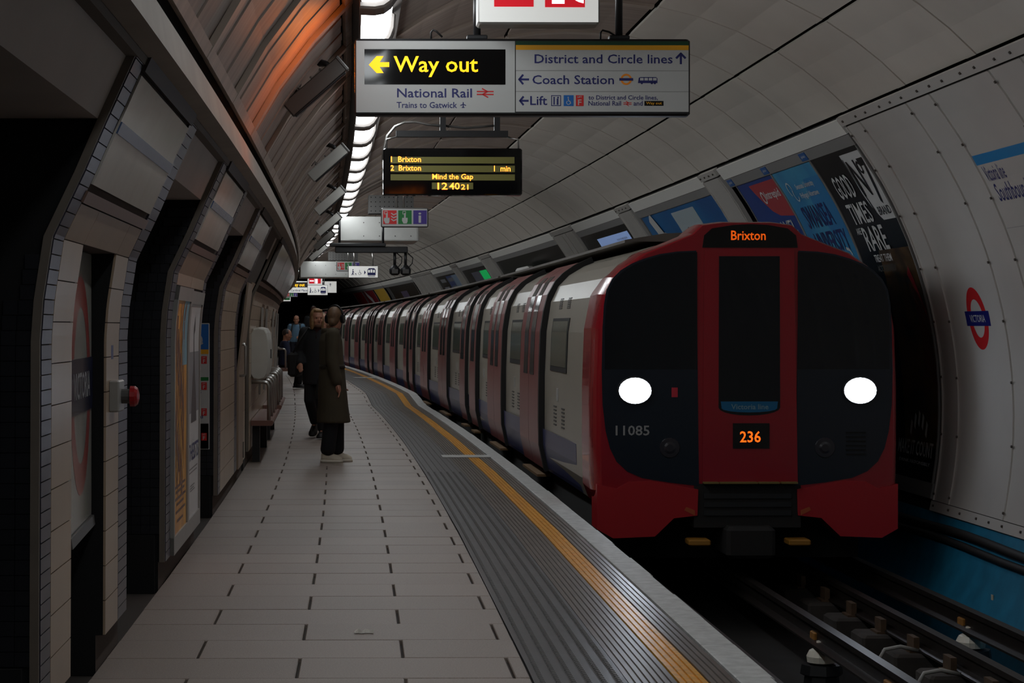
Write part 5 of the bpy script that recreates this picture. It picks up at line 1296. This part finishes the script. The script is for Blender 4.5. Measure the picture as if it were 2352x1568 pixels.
for k in ('L', 'R'): shoe(J['an' + k], J['toe' + k], mat('shoe_black', (20, 19, 19), .5), w2, M2, big=1.1)
mhb = mat('hair_fair', (160, 124, 84), .6, noise=.4, scale=30)
kid('hair', hair_mesh(f2_, [((0, -.026, .035), (.088, .098, .098)), ((-.062, -.01, -.05), (.034, .065, .105)), ((.062, -.01, -.05), (.034, .065, .105)), ((0, -.075, -.07), (.075, .05, .10)), ((0, .05, .10), (.06, .04, .025))]), mhb, w2, M2)
kid('beard', hair_mesh(f2_, [((0, .062, -.095), (.048, .035, .03)), ((0, .094, -.052), (.03, .010, .006))], .008), mat('beard_brown', (92, 62, 44), .7), w2, M2)
bg = empty('shoulder_bag', 'black shoulder bag hanging at the side of the long-haired man', 'bag', M2 @ Matrix.Translation((.27, .02, .78)))
mb = MB(); mb.cbox(.23, .37, -.17, .17, .80, 1.12, .035); link('pouch', mb.mesh('pouch', mat('bag_black', (18, 18, 20), .7), None), bg, M2)
mb = MB(); mb.box(.371, .377, -.15, .15, .92, .98); link('flap', mb.mesh('flap', mat('bag_grey', (52, 50, 50), .6), None), bg, M2)
mb = MB(); mb.tube([(.30, -.13, 1.11), (.20, -.11, 1.32), (.12, -.06, 1.43), (.12, .05, 1.43), (.2, .12, 1.30), (.30, .13, 1.11)], .012, 6); link('strap', mb.mesh('strap', M_rub, None, True), bg, M2)

# ---- person with curly fair hair almost hidden between them
J = dict(STAND)
w3, M3, f3_ = person('person with curly fair hair, mostly hidden between the man and the trench coat', 30.0, -.36, J, radians(180 + 8), 0, M_skin, .98)
jacket(w3, M3, J, mat('jacket_brown', (40, 34, 30), .85), [(.80, 0, 0, .19, .13), (1.0, 0, 0, .175, .12), (1.28, 0, -.01, .19, .12), (1.37, 0, -.01, .15, .10), (1.42, 0, -.01, .08, .08)])
trousers(w3, M3, J, mat('trousers_dark', (18, 18, 20), .9))
for k in ('L', 'R'): shoe(J['an' + k], J['toe' + k], mat('shoe_black', (20, 19, 19), .5), w3, M3)
random.seed(11)
kid('hair', hair_mesh(f3_, [((0, -.02, .03), (.088, .10, .10))] + [((.10 * cos(t), -.03 + .07 * sin(t), -.10 + .04 * k), (.035, .035, .03)) for k in range(5) for t in [radians(150 + 30 * i) for i in range(9)]], .012), mat('hair_curly', (150, 120, 86), .6, noise=.5, scale=40), w3, M3)

# ---- woman in the light blue sweatshirt with a backpack
J = dict(STAND); J.update(elL=(-.26, -.05, 1.08), wrL=(-.10, .16, 1.06), elR=(.25, -.02, 1.10), wrR=(.23, .10, .92), knL=(-.085, .10, .50), anL=(-.085, .06, .10), toeL=(-.09, .22, .04), anR=(.085, -.10, .10), toeR=(.09, .06, .04))
w4, M4, f4_ = person('woman in a light blue sweatshirt walking towards the camera', 57.0, -.50, J, radians(180 - 4), radians(-4), M_skin2, .97, .13)
msw = mat('sweat_blue', (104, 138, 166), .9, noise=.1, scale=6)
jacket(w4, M4, J, msw, [(.93, 0, 0, .175, .12), (1.0, 0, 0, .18, .125), (1.15, 0, 0, .175, .12), (1.28, 0, -.01, .19, .12), (1.37, 0, -.01, .15, .10), (1.425, 0, -.01, .075, .075)], (.075, .066, .05), 'sweatshirt')
trousers(w4, M4, J, mat('jeans_navy', (30, 34, 48), .85))
for k in ('L', 'R'): shoe(J['an' + k], J['toe' + k], mat('shoe_black', (20, 19, 19), .5), w4, M4)
kid('hair', hair_mesh(f4_, [((0, -.03, .04), (.078, .09, .085)), ((0, -.09, .03), (.045, .04, .045))]), mat('hair_dark', (44, 32, 28), .5), w4, M4)
bk = empty('backpack', 'dark blue backpack worn by the woman in the sweatshirt', 'backpack', M4 @ Matrix.Translation((0, -.2, 1.0)))
mb = MB(); mb.cbox(-.24, .20, -.34, -.13, .95, 1.46, .05); link('pack', mb.mesh('pack', mat('pack_navy', (24, 30, 44), .8), None), bk, M4)
for k in (-1, 1):
    mb = MB(); mb.tube([(k * .10, -.14, 1.42), (k * .10, -.04, 1.445), (k * .11, .09, 1.38), (k * .13, .135, 1.2), (k * .16, .06, 1.02), (k * .16, -.13, 1.0)], .017, 6); link('strap', mb.mesh('strap', M_rub, None, True), bk, M4)

# ---- tall man far behind, dark jacket over a pale blue shirt
J = dict(STAND)
w5, M5, f5_ = person('tall dark-haired man far behind in dark jacket and pale blue shirt', 58.5, .02, J, radians(180 + 5), radians(10), M_skin3, 1.13, .13)
jacket(w5, M5, J, mat('jacket_dark', (24, 24, 28), .85), [(.80, 0, 0, .20, .13), (1.0, 0, 0, .19, .12), (1.28, 0, -.01, .205, .12), (1.37, 0, -.01, .16, .10), (1.42, 0, -.01, .08, .08)])
mb = MB(); rings(mb, [(1.0, 0, .09, .06, .05), (1.3, 0, .085, .06, .045), (1.42, 0, .03, .06, .05)]); link('shirt', mb.mesh('shirt', mat('shirt_blue', (140, 166, 186), .8), None, True), w5, M5)
trousers(w5, M5, J, mat('trousers_dark', (18, 18, 20), .9))
for k in ('L', 'R'): shoe(J['an' + k], J['toe' + k], mat('shoe_black', (20, 19, 19), .5), w5, M5)
kid('hair', hair_mesh(f5_, [((0, -.02, .04), (.077, .095, .085))]), mat('hair_black', (16, 15, 15), .6), w5, M5)

# ---- seated person on the far bench with a pink newspaper
J = dict(pelvis=(0, .02, .54), chest=(0, .03, .88), neck=(0, .04, 1.0), shL=(-.17, .03, .96), shR=(.17, .03, .96), elL=(-.22, .10, .72), elR=(.22, .10, .72), wrL=(-.12, .33, .74), wrR=(.12, .33, .74), hipL=(-.09, .06, .53), hipR=(.09, .06, .53),
         knL=(-.12, .36, .56), knR=(.12, .38, .58), anL=(-.12, .28, .11), anR=(.10, .34, .11), toeL=(-.13, .44, .04), toeR=(.11, .50, .04))
w6, M6, f6_ = person('seated person in dark clothes and boots on the far wall bench', 44.9, -.985, J, radians(-90), radians(0), M_skin2, 1.0, .13, (0, .08, 1.15), -.2)
jacket(w6, M6, J, mat('jacket_blue', (28, 36, 64), .85), [(.50, 0, .03, .18, .14), (.70, 0, .03, .18, .13), (.88, 0, .03, .19, .12), (.97, 0, .03, .15, .10), (1.02, 0, .035, .08, .08)])
trousers(w6, M6, J, mat('trousers_dark', (18, 18, 20), .9))
for k in ('L', 'R'): shoe(J['an' + k], J['toe' + k], mat('boot_black', (16, 15, 15), .5), w6, M6, big=1.2, name='boot')
kid('hair', hair_mesh(f6_, [((0, -.02, .035), (.08, .095, .09))]), mat('hair_dark', (44, 32, 28), .5), w6, M6)
np2 = MB(); np2.loft([[(-.20, .34, .68), (-.02, .40, .74), (0, .37, .70), (.02, .40, .74), (.20, .34, .68)], [(-.20, .46, .90), (-.02, .52, .93), (0, .49, .90), (.02, .52, .93), (.20, .46, .90)]], cap=False, closed=False)
tag(link('newspaper', np2.mesh('newspaper', mat('pink_paper', (206, 150, 134), .8), None), None, M6), 'open pink newspaper held by the seated person', 'newspaper')

# only the lamps and the added amber end glow are sampled as lights; small glowing letters are found by chance
for m_ in bpy.data.materials:
    if m_.name not in ('tube_diffuser', 'headlamp', 'added_amber_glow'): m_.cycles.emission_sampling = 'NONE'
